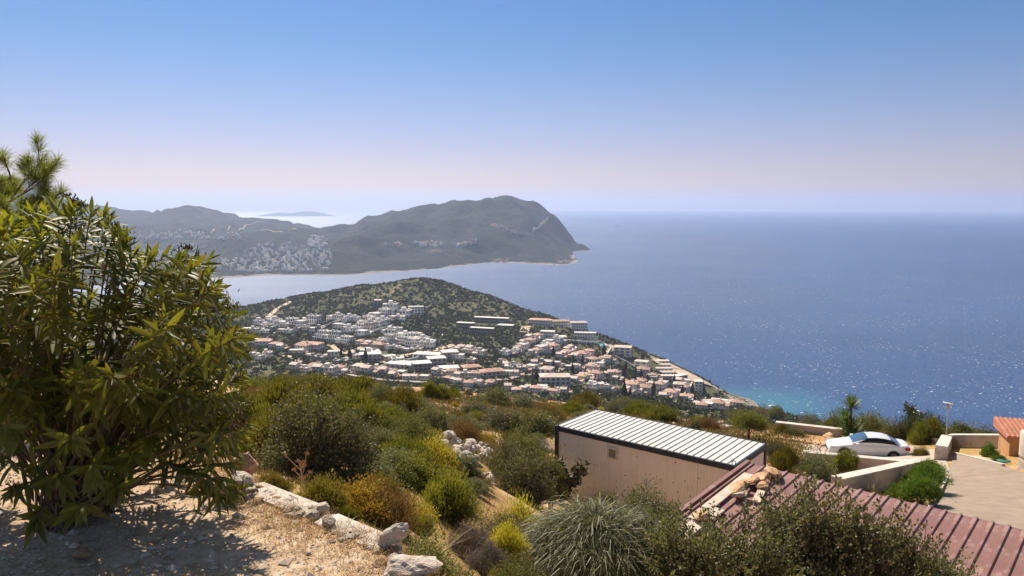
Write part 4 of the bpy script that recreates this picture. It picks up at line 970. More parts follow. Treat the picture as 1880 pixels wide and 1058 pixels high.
# ---- walls, hut, lamp of the yard
M_wall = mat('weathered cream render', [(0.3, (0.44, 0.36, 0.29)), (0.7, (0.56, 0.49, 0.42))], 1.6, bump=.01, bscale=10, wear=((0.3, 0.22, 0.16), .6), wscale=1.4, world=True)
M_cap = mat('pale wall coping', [(0.3, (0.56, 0.49, 0.43)), (0.7, (0.68, 0.62, 0.56))], 2.4, bump=.008, bscale=16, wear=((0.35, 0.27, 0.2), .5), wscale=2, world=True)
def wall(pix, th, hh, label, cap=.06, name='low_wall', capw=.04, group=None, pts=None, kind_=None):
    """low wall along ground points with a slightly wider coping"""
    P = pts or [ground(*q) for q in pix]; o = empty(name, P[0]); body = MB(); cp = MB()
    def strip(mb, h0, h1, t, dz0):
        N = []
        for i, p in enumerate(P):
            d = (P[min(i + 1, len(P) - 1)] - P[max(i - 1, 0)]); d.z = 0; d.normalize(); N.append(Vector((-d.y, d.x, 0)))
        V = []
        for p, n in zip(P, N):
            q = p - P[0]; V += [q + n * t + Vector((0, 0, h0)), q + n * t + Vector((0, 0, h1)), q - n * t + Vector((0, 0, h1)), q - n * t + Vector((0, 0, h0))]
        Fc = []
        for i in range(len(P) - 1):
            a = i * 4; b = a + 4; Fc += [(a, a + 1, b + 1, b), (a + 1, a + 2, b + 2, b + 1), (a + 2, a + 3, b + 3, b + 2), (a + 3, a, b, b + 3)]
        e = (len(P) - 1) * 4; Fc += [(0, 3, 2, 1), (e, e + 1, e + 2, e + 3)]; mb.add(V, Fc)
    strip(body, -1.2, hh - cap - .002, th / 2, 0); strip(cp, hh - cap, hh, th / 2 + capw, 0)
    body.build('wall_body', M_wall, o); cp.build('coping', M_cap, o); tag(o, label, 'wall', group); return o
def dens(L, n=6):
    out = []
    for a, b in zip(L[:-1], L[1:]): out += [(a[0] + (b[0] - a[0]) * i / n, a[1] + (b[1] - a[1]) * i / n) for i in range(n)]
    return out + [L[-1]]
def lv(L, h_, n=6):
    """wall foot points; the ground below, smoothed"""
    a, b = ground(*L[0]), ground(*L[-1]); n = 12; P = [a.lerp(b, i / n) for i in range(n + 1)]; z = np.array([h1(p.x, p.y) for p in P]); k = np.polyfit(np.arange(n + 1), z, 1); zz = np.polyval(k, np.arange(n + 1))
    return [Vector((p.x, p.y, float(q))) for p, q in zip(P, zz)]
wall(None, .35, .55, 'low rendered wall with pale coping above the orange earth bank', pts=lv([(1424, 790), (1480, 795), (1545, 803)], 0), capw=.02)
wall(None, .36, .62, 'pale retaining wall running behind the bushes in front of the car', pts=lv([(1476, 850), (1560, 860), (1682, 868)], 0), cap=.05, capw=.0)
wall(None, .42, .8, 'pale retaining wall slanting from the hedge down to the burgundy roof', pts=lv([(1690, 872), (1620, 892), (1535, 914)], 0), cap=.05, capw=.0)
wall(None, .3, .3, 'thin low wall edging the driveway under the lamp', pts=lv([(1625, 801), (1670, 808), (1722, 816)], 0))
wall(None, .55, .7, 'thick rounded gatepost wall end beside the lamp', pts=lv([(1737, 822), (1733, 832), (1727, 846)], 0, 3), cap=.14, name='gate_wall', capw=-.02)
wall(None, .4, .75, 'low rendered wall running from the gate wall to the hut', pts=lv([(1742, 822), (1790, 823), (1836, 824)], 0))
wall(None, .14, .12, 'thin kerb crossing the yard in front of the low wall', pts=lv([(1750, 836), (1800, 846), (1842, 858)], 0), cap=.03, name='kerb', capw=0)
wall(None, .12, .16, 'curved kerb between the green hedge and the paved yard', pts=lv([(1738, 880), (1732, 900), (1716, 925), (1700, 950)], 0), cap=.03, name='kerb', capw=0)
# paved yard and drive
M_pave = mat('washed concrete paving', [(0.3, (0.26, 0.20, 0.15)), (0.7, (0.33, 0.26, 0.2))], 2.0, bump=.006, bscale=40, wear=((0.24, 0.18, 0.135), .5), wscale=1.1, world=True)
M_conc = mat('pale concrete drive', [(0.3, (0.38, 0.31, 0.25)), (0.7, (0.47, 0.40, 0.33))], 1.0, bump=.01, bscale=20, wear=((0.42, 0.25, 0.15), .6), wscale=.5, world=True)
def sheet(name, left, right, m, lift, n=30, k=14):
    Lp = [ground(*q) for q in left]; Rp = [ground(*q) for q in right]; V = []
    def samp(P, t):
        t *= len(P) - 1; j = min(int(t), len(P) - 2); return P[j].lerp(P[j + 1], t - j)
    for i in range(n + 1):
        a, b = samp(Lp, i / n), samp(Rp, i / n)
        for j in range(k + 1): p = a.lerp(b, j / k); V.append((p.x, p.y))
    V = np.array(V); Z = H(V[:, 0], V[:, 1]) + lift
    Fc = [(i * (k + 1) + j, i * (k + 1) + j + 1, (i + 1) * (k + 1) + j + 1, (i + 1) * (k + 1) + j) for i in range(n) for j in range(k)]
    return link(name, npmesh(name, np.c_[V, Z], Fc, [m], True), kind='structure')
sheet('paved_yard', [(1752, 836), (1738, 880), (1716, 925), (1690, 975), (1670, 1010)], [(1842, 856), (1885, 872), (1960, 910), (2050, 980), (2100, 1040)], M_pave, .05)
sheet('driveway', [(1476, 818), (1560, 808), (1640, 812), (1722, 828)], [(1470, 846), (1580, 856), (1680, 862), (1750, 876)], M_conc, .045)

# hut at the right edge
ph = ground(1852, 838); M_och = mat('ochre rendered wall', [(0.3, (0.42, 0.21, 0.09)), (0.7, (0.54, 0.3, 0.14))], 1.5, bump=.01, bscale=9)
M_tiler = mat('red clay tile', [(0.3, (0.40, 0.155, 0.09)), (0.7, (0.47, 0.21, 0.14))], 5, obj=.12)
hz = at(1832, 793, ph.y + .4).z
hut = empty('hut', (ph.x, ph.y, ph.z - .05), R(-18)); hh = hz - ph.z - .1
MB().box(0, 3.4, 0, 1.6, -.8, hh).build('wall', M_och, hut); MB().box(-.2, 3.8, -.25, 1.85, hh + .002, hh + .09).build('eaves', M_tiler, hut)
cols_, rows_ = 20, 6; tm = MB()
me = MB().tube([(0, 0, 0), (0, .38, 0)], [.10, .085], 8).mesh('roof_tile', [M_tiler])
for v in me.vertices: v.co.z = max(v.co.z, -.01) * .65
rf = MB().add([(-.2, -.25, hh + .092), (3.8, -.25, hh + .092), (3.8, 1.85, hh + .42), (-.2, 1.85, hh + .42), (-.2, 1.85, hh + .092), (3.8, 1.85, hh + .092)], [(0, 1, 2, 3), (0, 3, 4), (1, 5, 2), (3, 2, 5, 4), (0, 4, 5, 1)]).build('roof', M_tiler, hut)
th_ = math.atan2(.328, 2.1)
for i in range(cols_):
    for j in range(rows_):
        q = link('roof_tile', me, rf, (-.1 + i * .2, -.27 + j * .35, hh + .105 + (j * .35) * math.tan(th_))); q.rotation_euler = (th_ + .02, 0, 0)
tag(hut, 'small ochre hut with a red tiled roof at the edge of the yard', 'hut')
# rounded cream pillar on stone base, right of the hut
pq = ground(1884, 864); o = empty('pillar', (pq.x + .1, pq.y, pq.z)); zt_ = at(1874, 793, pq.y).z - pq.z
MB().box(-.2, .9, -.25, .42, -.5, .42).build('stone_base', M_pstone, o, bevel=.05)
MB().box(-.22, .95, -.27, .45, .425, zt_).build('rendered_body', mat('cream plaster', (0.66, 0.56, 0.46), 1.5, bump=.01, bscale=8), o, bevel=.16, smooth=True)
tag(o, 'rounded cream plaster gate pillar on a stone base', 'pillar')
pt = ground(1843, 848); tag(MB().tube([(0, 0, 0), (0, 0, .06), (0, 0, .1)], [.3, .28, .18], 16).build('round_cover', mat('teal plastic', (0.05, 0.16, 0.12), 5, rough=.5), loc=pt), 'flat teal round cover lying on the ground before the hut', 'cover')
# solar lamp
pl = ground(1736, 818); zt_ = at(1736, 750, pl.y).z - pl.z; o = empty('street_lamp', pl)
MB().tube([(0, 0, -.3), (0, 0, zt_)], [.035, .028], 8).build('pole', mat('pale grey pole', (0.5, 0.48, 0.45), 2, rough=.5), o)
MB().tube([(0, 0, zt_ + .0), (0, 0, zt_ + .22)], [.075, .1], 10).build('lantern', mat('grey lantern', (0.35, 0.35, 0.34), 2, rough=.4), o)
MB().box(-.24, .2, -.16, .16, 0, .045, M=Matrix.Translation((0, 0, zt_ + .26)) @ Matrix.Rotation(.22, 4, 'Y')).build('solar_panel', mat('light panel', (0.6, 0.6, 0.6), 2, rough=.3), o, bevel=.01)
tag(o, 'slim solar lamp post standing on the gate wall', 'street lamp')

# ---- car
def car():
    pc = ground(1590, 838); o = empty('parked_car', (pc.x, pc.y, pc.z + .05), R(-14) + math.pi); o.scale = (.84, .84, .84)      # +x of the car points to the left of the photo
    tag(o, 'white saloon car parked side on beside the retaining wall', 'car')
    M_paint = mat('white car paint', (0.74, 0.74, 0.76), 1, rough=.22, spec=.5, coat=.6); M_gl = mat('tinted car glass', (0.008, 0.011, 0.014), 1, rough=.12, spec=.25)
    M_glb = mat('windscreen glass', (0.05, 0.11, 0.2), 1, rough=.08, spec=.7); M_tyre = mat('tyre rubber', (0.02, 0.02, 0.02), 3); M_rim = mat('alloy rim', (0.45, 0.45, 0.47), 1, rough=.3, metal=.8)  # windscreen and rear glass: blue of the reflected sky put into the base colour
    M_red = mat('red tail lamp', (0.45, 0.02, 0.02), 1, rough=.15); M_lamp = mat('clear headlamp', (0.55, 0.58, 0.6), 1, rough=.08, spec=.9); M_blk = mat('black trim', (0.02, 0.02, 0.022), 1, rough=.5)
    st = [(2.38, .62, .30, .52, .30), (2.30, .78, .22, .62, .34), (2.05, .86, .2, .72, .4), (1.5, .90, .2, .82, .45), (.95, .91, .2, .93, .5), (.3, .915, .2, .95, .5), (-.6, .915, .2, .97, .5), (-1.3, .91, .2, .99, .5), (-1.75, .89, .22, 1.02, .5), (-2.1, .85, .26, 1.03, .48), (-2.3, .76, .34, .98, .45), (-2.38, .62, .42, .86, .42)]
    V = []; K = 11
    for x, hw, zb, zt, zm in st:
        ring = [(0, zb), (.7, zb), (.95, zb + .04), (1.0, zb + .16), (1.0, zm + .12), (.985, zt - .16), (.95, zt - .05), (.86, zt), (.6, zt + .03), (.3, zt + .04), (0, zt + .045)]
        V += [(x, a * hw, b) for a, b in ring]
    n = len(st); Fc = [(i * K + k, i * K + k + 1, (i + 1) * K + k + 1, (i + 1) * K + k) for i in range(n - 1) for k in range(K - 1)]
    Fc += [tuple(range(K)), tuple((n - 1) * K + k for k in range(K))[::-1]]
    m = len(V); V2 = V + [(x, -y, z) for x, y, z in V]; Fc2 = Fc + [tuple(m + k for k in f)[::-1] for f in Fc]
    bm = bmesh.new(); vs = [bm.verts.new(p) for p in V2]
    for f in Fc2:
        try: bm.faces.new([vs[k] for k in f])
        except ValueError: pass
    bmesh.ops.remove_doubles(bm, verts=bm.verts[:], dist=.002); bmesh.ops.recalc_face_normals(bm, faces=bm.faces[:])
    me = bpy.data.meshes.new('body'); bm.to_mesh(me); bm.free(); me.materials.append(M_paint); me.polygons.foreach_set('use_smooth', [True] * len(me.polygons))
    body = link('body', me, o); sb = body.modifiers.new('s', 'SUBSURF'); sb.levels = 1; sb.render_levels = 2
    X = [1.02, .75, .4, .05, -.4, -.9, -1.25, -1.6, -1.85]; Z = [.95, 1.12, 1.31, 1.41, 1.45, 1.42, 1.33, 1.16, 1.03]
    def cab(u, s, off=0.0):
        x = np.interp(u, np.linspace(0, 1, 9), X); z = np.interp(u, np.linspace(0, 1, 9), Z); a = s * math.pi / 2
        wb = .82 - .06 * (2 * u - 1) ** 2
        y = wb * math.copysign(abs(math.sin(a)) ** .62, a); zz = .93 + (z - .93) * abs(math.cos(a)) ** .42
        c = Vector((x * 1.0, 0, .7)); p = Vector((x, y, zz)); d = Vector((0.25 * (.5 - u), y, zz - .7)).normalized(); return p + d * off
    def patch(u0, u1, s0, s1, off, nu=14, ns=12, ff=None):
        V = []; 
        for i in range(nu + 1):
            for j in range(ns + 1):
                u = u0 + (u1 - u0) * i / nu; s = s0 + (s1 - s0) * j / ns
                if ff: u, s = ff(u, s, i / nu, j / ns)
                V.append(cab(u, s, off))
        return V, [(i * (ns + 1) + j, i * (ns + 1) + j + 1, (i + 1) * (ns + 1) + j + 1, (i + 1) * (ns + 1) + j) for i in range(nu) for j in range(ns)]
    V, Fq = patch(0, 1, -1, 1, 0, 24, 28); MB().add(V, Fq).build('cabin', M_paint, o, smooth=True)
    V, Fq = patch(.03, .36, -.62, .62, .008); MB().add(V, Fq).build('windscreen', M_glb, o, smooth=True)
    V, Fq = patch(.74, .97, -.6, .6, .008); MB().add(V, Fq).build('rear_window', M_glb, o, smooth=True)
    for sg in (1, -1):
        def ff(u, s, a, b): 
            lo = .17 + .2 * (1 - b); hi = .93 - .16 * (1 - b); return lo + (hi - lo) * a, sg * (.50 + (.955 - .50) * b)
        V, Fq = patch(0, 1, 0, 1, .008, 16, 8, ff); w_ = MB().add(V, Fq).build('side_window', M_gl, o, smooth=True)
        MB().box(-.33, -.27, sg * .74 - .02, sg * .74 + .075 * sg, .97, 1.3).build('pillar', M_blk, w_) if False else None
        MB().box(.62, .82, min(sg * .90, sg * 1.08), max(sg * .90, sg * 1.08), .93, 1.06).build('wing_mirror', M_paint, o, bevel=.03, smooth=True)
        MB().box(1.98, 2.28, min(sg * .52, sg * .83), max(sg * .52, sg * .83), .56, .70).build('headlight', M_lamp, o, bevel=.04, smooth=True)
        MB().box(-2.33, -2.02, min(sg * .5, sg * .865), max(sg * .5, sg * .865), .74, .92).build('tail_light', M_red, o, bevel=.04, smooth=True)
        for hx in (.0, -.95): MB().box(hx - .1, hx + .1, min(sg * .90, sg * .94), max(sg * .90, sg * .94), .80, .83).build('door_handle', M_paint, o)
        for wx in (1.45, -1.38):
            ar = MB().tube([(wx, sg * .80, .34), (wx, sg * .922, .34)], .37, 24).build('wheel_arch', M_blk, o)
            wh = MB().tube([(wx, sg * .70, .32), (wx, sg * .72, .32), (wx, sg * .925, .32), (wx, sg * .935, .32)], [.29, .32, .32, .29], 24).build('wheel', M_tyre, o)
            rm = MB().tube([(wx, sg * .93, .32), (wx, sg * .943, .32)], .21, 20); rm.build('rim', M_rim, wh)
    MB().box(-.3, .3, 0, 0, 0, 0); 
    for xs_ in (.52, -.5):
        MB().box(xs_ - .006, xs_ + .006, -.925, -.90, .36, .93).build('door_seam', M_blk, o)
    MB().box(2.36, 2.40, -.45, .45, .34, .46).build('grille', M_blk, o)
car()

# ---- stones set along the bank, rock piles, boulders
def stone_row(pix, n, s, name, label, m, cat='wall', jit=.06):
    P = [ground(*q) for q in dens(pix, 5)]; o = empty(name, P[0])
    for i in range(n):
        t = i / (n - 1) * (len(P) - 1); j = min(int(t), len(P) - 2); p = P[j].lerp(P[j + 1], t - j) + Vector((random.gauss(0, jit), random.gauss(0, jit), s * .2))
        rock(p - P[0], (s * random.uniform(.9, 1.4), s * random.uniform(.7, 1.1), s * random.uniform(.7, 1)), None, m, parent=o)
    tag(o, label, cat)
stone_row([(1424, 806), (1470, 812), (1512, 821)], 22, .34, 'stone_edging', 'line of rough orange stones edging the earth bank', M_ostone)
stone_row([(1668, 848), (1700, 852)], 5, .35, 'stone_edging', 'few pale stones lying behind the rear of the car', M_pstone)
def pile(cx, cy, wpx, hpx, n, s, label, m, hump=.5):
    c = ground(cx, cy); o = empty('rock_pile', c)
    for i in range(n):
        a = random.uniform(-1, 1); b = random.uniform(-1, 1)
        if a * a + b * b > 1: a *= .6; b *= .6
        p = ground(cx + a * wpx / 2, cy + b * hpx / 2); r_ = 1 - math.hypot(a, b)
        rock(p - c + Vector((0, 0, s * .15 + hump * s * max(0, r_) * random.random() * 2)), (s * random.uniform(.6, 1.5), s * random.uniform(.6, 1.2), s * random.uniform(.5, 1)), None, m, parent=o)
    tag(o, label, 'rock pile')
pile(872, 836, 70, 30, 60, .34, 'big heap of pale limestone rocks left of the container', M_pstone, .9)
pile(822, 824, 40, 16, 14, .42, 'few flat pale slabs at the left end of the big rock heap', M_pstone)
pile(770, 882, 40, 26, 14, .3, 'small group of pale rocks between the middle bushes', M_pstone)
pile(888, 888, 46, 30, 22, .24, 'scatter of pale rocks on the earth left of the container foot', M_pstone)
pile(820, 735, 80, 8, 40, .45, 'distant band of pale rubble behind the round bush', M_pstone)
pile(1262, 757, 60, 10, 24, .5, 'pale rubble above the container roof', M_pstone); pile(1340, 783, 70, 14, 34, .42, 'scattered pale stones on the orange earth past the container', M_pstone)
pile(1245, 776, 40, 10, 12, .4, 'rubble right behind the container roof', M_pstone)
pile(740, 792, 40, 12, 12, .35, 'small orange stones among the middle bushes', M_ostone); pile(700, 838, 40, 10, 14, .25, 'orange stones beside the big grey bush', M_ostone)
pile(930, 772, 60, 12, 10, .35, 'a few pale stones in the scrub above the rock heap', M_pstone)
rock(ground(1520, 808) + Vector((0, 0, .25)), (1.0, .6, .6), 'dark rust brown boulder on the earth bank behind the car', M_ostone, 'boulder', i=1)
rock(ground(1172, 746) + Vector((0, 0, .2)), (1.0, .8, .6), 'single pale boulder in the scrub behind the container', M_pstone, 'boulder')

# ---- edge of the terrace: rendered kerb with stones
def edge_seg(a, b, wd, hgt, label):
    P = [atz(a[0] + (b[0] - a[0]) * t, a[1] + (b[1] - a[1]) * t, TZ) for t in np.linspace(0, 1, 9)]; mb = MB(); V = []
    for i, p in enumerate(P):
        d = (P[-1] - P[0]).normalized(); n = Vector((-d.y, d.x, 0)); j = fbm(np.array(i * 1.7 + a[0]), np.array(2.), 2, 2, 8) * .03
        z = TZ + hgt + float(j) * .6
        V += [p - n * (wd * .5 + float(j)) + Vector((0, 0, -.5)), Vector((p.x, p.y, z)) - n * (wd * .5 + float(j)), Vector((p.x, p.y, z + .01)) , Vector((p.x, p.y, z - .005)) + n * (wd * .5 - float(j)), p + n * wd * .5 + Vector((0, 0, -.7))]
    k = 5; Fc = [(i * k + q, i * k + q + 1, (i + 1) * k + q + 1, (i + 1) * k + q) for i in range(8) for q in range(4)] + [(0, 1, 2, 3, 4)[::-1], tuple(40 + q for q in range(5))]
    mb.add(V, Fc); o = mb.build('terrace_kerb', M_edge, smooth=False); tag(o, label, 'kerb'); return o
M_edge = mat('rough cement render', [(0.3, (0.46, 0.39, 0.33)), (0.5, (0.56, 0.49, 0.43)), (0.7, (0.64, 0.58, 0.52))], 6, bump=.02, bscale=22, wear=((0.36, 0.27, 0.2), .6), wscale=4, world=True)
edge_seg((462, 893), (580, 940), .17, .004, 'upper stretch of rough cement kerb along the terrace edge')
edge_seg((600, 951), (712, 1000), .16, .002, 'lower stretch of rough cement kerb along the terrace edge')
def erock(px, py, s, label, m, up=.3, rot=None, i=None): 
    p = atz(px, py, TZ); rock(p + Vector((0, 0, s[2] * up)), s, label, m, 'boulder', rot, None, i)
erock(449, 872, (.22, .17, .15), 'rust orange boulder at the upper end of the terrace edge', M_ostone, .45, i=2)
erock(447, 892, (.21, .14, .12), 'smooth pale boulder in front of the rust orange one', M_pstone, .4, i=0)
erock(462, 905, (.1, .08, .06), 'small pale stone at the start of the cement kerb', M_pstone, .3)
erock(588, 940, (.16, .1, .09), 'grey stone between the two stretches of kerb', M_pstone, .3, i=3)
erock(575, 952, (.1, .07, .07), 'small pale stone below the grey stone in the kerb gap', M_pstone)
erock(604, 966, (.12, .07, .08), 'white chipped stone at the head of the lower kerb', M_pstone)
erock(728, 1006, (.20, .09, .17), 'upright white triangular rock at the lower end of the kerb', M_pstone, .4, (.2, -.35, .5), 4)
erock(700, 1012, (.14, .07, .05), 'small flat rock leaning against the upright white rock', M_pstone)
erock(752, 1048, (.30, .22, .16), 'large rounded buff boulder at the bottom of the terrace edge', M_pstone, .15, i=0)
erock(700, 1035, (.10, .06, .05), 'flat buff stone left of the large rounded boulder', M_ostone); erock(722, 1030, (.09, .06, .05), 'small buff stone above the large rounded boulder', M_pstone)
erock(655, 984, (.07, .05, .03), 'tiny white stone on the lower kerb', M_pstone); erock(430, 905, (.12, .08, .05), 'flat ochre stone on the ground below the pale boulder', M_ostone)
erock(150, 1022, (.12, .08, .06), 'orange stone lying in the shade under the oleander', M_ostone)
def kerb_stones(a, b, n, label):
    o = empty('stone_edging', atz(*a, TZ)); P0 = o.location.copy()
    for i in range(n):
        t = random.random(); p = atz(a[0] + (b[0] - a[0]) * t, a[1] + (b[1] - a[1]) * t, TZ) + Vector((random.gauss(0, .03), random.gauss(0, .05), .005)); s = random.uniform(.02, .07)
        rock(p - P0, (s * 1.4, s, s * .7), None, random.choice([M_pstone, M_pstone, M_ostone]), parent=o)
    tag(o, label, 'stones')
kerb_stones((455, 902), (575, 950), 34, 'loose small stones along the foot of the upper cement kerb'); kerb_stones((590, 962), (720, 1018), 34, 'loose small stones along the foot of the lower cement kerb')
kerb_stones((730, 1022), (800, 1070), 16, 'loose stones round the large buff boulder')
# gravel and litter of the terrace
def gravel(name, n, smin, smax, m, seed, reg):
    rr = np.random.default_rng(seed); X, Y = rr.uniform(-5, 3, n * 4), rr.uniform(1.6, 7, n * 4); t = terrace(X, Y); k = (t < reg[1]) & (t > reg[0]); X, Y = X[k][:n], Y[k][:n]; n = len(X); Z = H(X, Y)
    B = np.array([(1, 0, 0), (0, 1, 0), (-1, 0, 0), (0, -1, 0), (0, 0, .7), (0, 0, -.7)]); Fb = np.array([(0, 1, 4), (1, 2, 4), (2, 3, 4), (3, 0, 4), (1, 0, 5), (2, 1, 5), (3, 2, 5), (0, 3, 5)])
    s = np.exp(rr.uniform(math.log(smin), math.log(smax), n)); V = B[None] * (s[:, None, None] * rr.uniform(.6, 1.4, (n, 6, 1))) ; a = rr.random(n) * 6.28
    c, sn = np.cos(a)[:, None], np.sin(a)[:, None]; x = V[:, :, 0] * c * 1.3 - V[:, :, 1] * sn; y = V[:, :, 0] * sn * 1.3 + V[:, :, 1] * c
    W = np.stack([x + X[:, None], y + Y[:, None], V[:, :, 2] + Z[:, None] + s[:, None] * .15], 2).reshape(-1, 3)
    link(name, npmesh(name, W, (Fb[None] + (np.arange(n) * 6)[:, None, None]).reshape(-1, 3), [m]), kind='stuff')
M_grav = mat('mixed gravel', [(0.3, (0.4, 0.28, 0.19)), (0.5, (0.55, 0.44, 0.34)), (0.7, (0.66, 0.57, 0.47))], 5, island=.3, world=True)
gravel('gravel', 26000, .002, .009, M_grav, 5, (-9, .1)); gravel('gravel', 900, .01, .028, M_grav, 6, (-9, .3))
# ------------------------------------------------------------------ shrubs
LM = {
 'grey': leafmat('grey green small leaves', (0.07, 0.075, 0.032), (0.29, 0.27, 0.17), .3, .5, .3, (0.15, 0.15, 0.08)),
 'broom': leafmat('olive broom twigs', (0.085, 0.078, 0.014), (0.19, 0.165, 0.036), .42),
 'yellow': leafmat('yellow green mound leaves', (0.16, 0.135, 0.025), (0.29, 0.235, 0.055), .4, big=(0.13, 0.12, 0.04)),
 'gold': leafmat('golden flower heads', (0.34, 0.25, 0.035), (0.48, 0.37, 0.07), .4),
 'dead': leafmat('grey brown dead twigs', (0.17, 0.135, 0.105), (0.32, 0.27, 0.225), .1, tcol=(1, 1, 1)),
 'rust': leafmat('rust brown dry stems', (0.17, 0.11, 0.04), (0.32, 0.21, 0.08), .25, tcol=(1.1, 1, .7)),
 'olive': leafmat('olive shrub leaves', (0.075, 0.08, 0.022), (0.24, 0.225, 0.09), .35, .5, .3),
 'green': leafmat('fresh green leaves', (0.07, 0.12, 0.016), (0.17, 0.24, 0.04), .35, .4, .4),
 'blade': leafmat('grey green arching blades', (0.11, 0.125, 0.055), (0.26, 0.27, 0.15), .35),
 'dark': leafmat('dark glossy leaves', (0.035, 0.045, 0.016), (0.10, 0.11, 0.04), .2, .35, .5),
}
M_twig = mat('grey twig bark', [(0.3, (0.10, 0.08, 0.06)), (0.7, (0.22, 0.18, 0.14))], 14)
def lobes_pts(rr, n, nl, r=1.0, h=1.0, shell=.5):
    """points near the surface of a bush made of many lobes; radius about 1, height about 1"""
    c = rr.normal(size=(nl, 3)); c = unit(c); c[:, 2] = np.abs(c[:, 2]); c *= rr.uniform(.25, .72, (nl, 1)); ls = rr.uniform(.22, .5, nl)
    k = rr.integers(0, nl, n); d = unit(rr.normal(size=(n, 3))); rad = 1 - rr.random(n) ** 1.3 * shell
    P = c[k] + d * (rad * ls[k])[:, None]; P[:, 2] = np.abs(P[:, 2]); out = unit(P * np.array([1, 1, .7]) + d * .8)
    P = P * np.array([r, r, h]); return P, out
def shrub_mesh(kind, seed):
    rr = np.random.default_rng(seed); parts = []
    if kind in ('grey', 'olive', 'dark', 'open'):
        n = 17000 if kind != 'open' else 7500; P, D = lobes_pts(rr, n, 26, 1, 1, .75)
        # loose sprays standing proud of the surface
        ns = 90 if kind != 'open' else 260; a = rr.integers(0, n, ns); m = 26; b = P[a]; o_ = unit(D[a] + np.array([0, 0, .5])); t = rr.random((ns, m, 1)) * rr.uniform(.12, .34 if kind != 'open' else .6, (ns, 1, 1))
        Q = (b[:, None] + o_[:, None] * t + rr.normal(size=(ns, m, 3)) * .018).reshape(-1, 3); P = np.r_[P, Q]; D = np.r_[D, np.repeat(o_, m, 0)]; n = len(P)
        D = unit(D + rr.normal(size=(n, 3)) * .8); S = unit(np.cross(D, rr.normal(size=(n, 3)))); s = rr.uniform(.7, 1.3, n)
        parts.append(quads(P, D, S, .046 * s, (.026 if kind != 'open' else .034) * s, .2)); key = kind if kind != 'open' else 'grey'
    elif kind in ('broom', 'yellow', 'rust', 'dead', 'gold'):
        n = {'broom': 15000, 'yellow': 14000, 'rust': 9000, 'dead': 8000, 'gold': 12000}[kind]; P, D = lobes_pts(rr, n, 30, 1, .95, .9)
        up = {'broom': 1.1, 'yellow': .9, 'rust': 1.3, 'dead': .5, 'gold': 1.0}[kind]
        D = unit(D + np.array([0, 0, up]) + rr.normal(size=(n, 3)) * (.35 if kind != 'dead' else .8)); S = unit(np.cross(D, rr.normal(size=(n, 3)))); s = rr.uniform(.6, 1.4, n)
        L, W = {'broom': (.13, .019), 'yellow': (.085, .022), 'rust': (.15, .014), 'dead': (.24, .009), 'gold': (.07, .026)}[kind]
        parts.append(quads(P - D * (L * s * .5)[:, None], D, S, L * s, W, .05)); key = kind
    elif kind == 'green':
        n = 7000; P, D = lobes_pts(rr, n, 24, 1, .9, .8); D = unit(D + np.array([0, 0, .5]) + rr.normal(size=(n, 3)) * .6); S = unit(np.cross(D, rr.normal(size=(n, 3)))); s = rr.uniform(.7, 1.3, n)
        parts.append(quads(P, D, S, .14 * s, .028 * s, .15)); key = kind
    elif kind == 'blade':                                     # mound of long arching blades
        n = 9500; a = rr.random(n) * 6.283; r0 = rr.random(n) ** .6 * .55; P0 = np.stack([np.cos(a) * r0, np.sin(a) * r0, .25 + .5 * (1 - r0) * rr.random(n)], 1)
        a2 = a + rr.normal(size=n) * 1.1; out = np.stack([np.cos(a2), np.sin(a2), np.zeros(n)], 1); L = rr.uniform(.3, .85, n)[:, None]; V = []; m = 5
        side = np.stack([-np.sin(a2), np.cos(a2), np.zeros(n)], 1) + rr.normal(size=(n, 3)) * .3; lean = rr.uniform(.5, 1.5, n)[:, None]
        for k in range(m + 1):
            t = k / m; p = P0 + out * L * t * .75 * lean + np.array([0, 0, 1.]) * (L * (t * 1.0 - t * t * 1.25)); wv = side * (.0048 * (1 - t * .8)); V += [p - wv, p + wv]
        V = np.stack(V, 1).reshape(-1, 3); b = np.arange(n)[:, None, None] * (2 * m + 2); q = np.array([[2 * k, 2 * k + 1, 2 * k + 3, 2 * k + 2] for k in range(m)])[None]; parts.append((V, (b + q).reshape(-1, 4))); key = kind
    V = np.concatenate([p[0] for p in parts]); Q = np.concatenate([p[1] + (0 if i == 0 else len(parts[0][0])) for i, p in enumerate(parts)])
    me = npmesh('foliage', V, Q, [LM[key]]); tw = MB(); rp = random.Random(seed)
    for i in range(16 if kind != 'dead' else 50):
        a = rp.uniform(0, 6.28); e = rp.uniform(.3, .95); p1 = Vector((math.cos(a) * (1 - e) * .8, math.sin(a) * (1 - e) * .8, e * .85))
        mid = Vector((p1.x * .35, p1.y * .35, p1.z * .55)); tw.tube([(0, 0, -.25), mid, p1], [.022, .014, .004], 4, cap=False)
    return me, tw.mesh('stems', [M_twig])
SHR = {}
def shrub_proto(kind):
    if kind not in SHR: SHR[kind] = [shrub_mesh(kind, 300 + len(SHR) * 11 + i) for i in range({'open': 2, 'blade': 1, 'gold': 1, 'dead': 1, 'rust': 1, 'dark': 1, 'green': 1}.get(kind, 2))]
    return random.choice(SHR[kind])
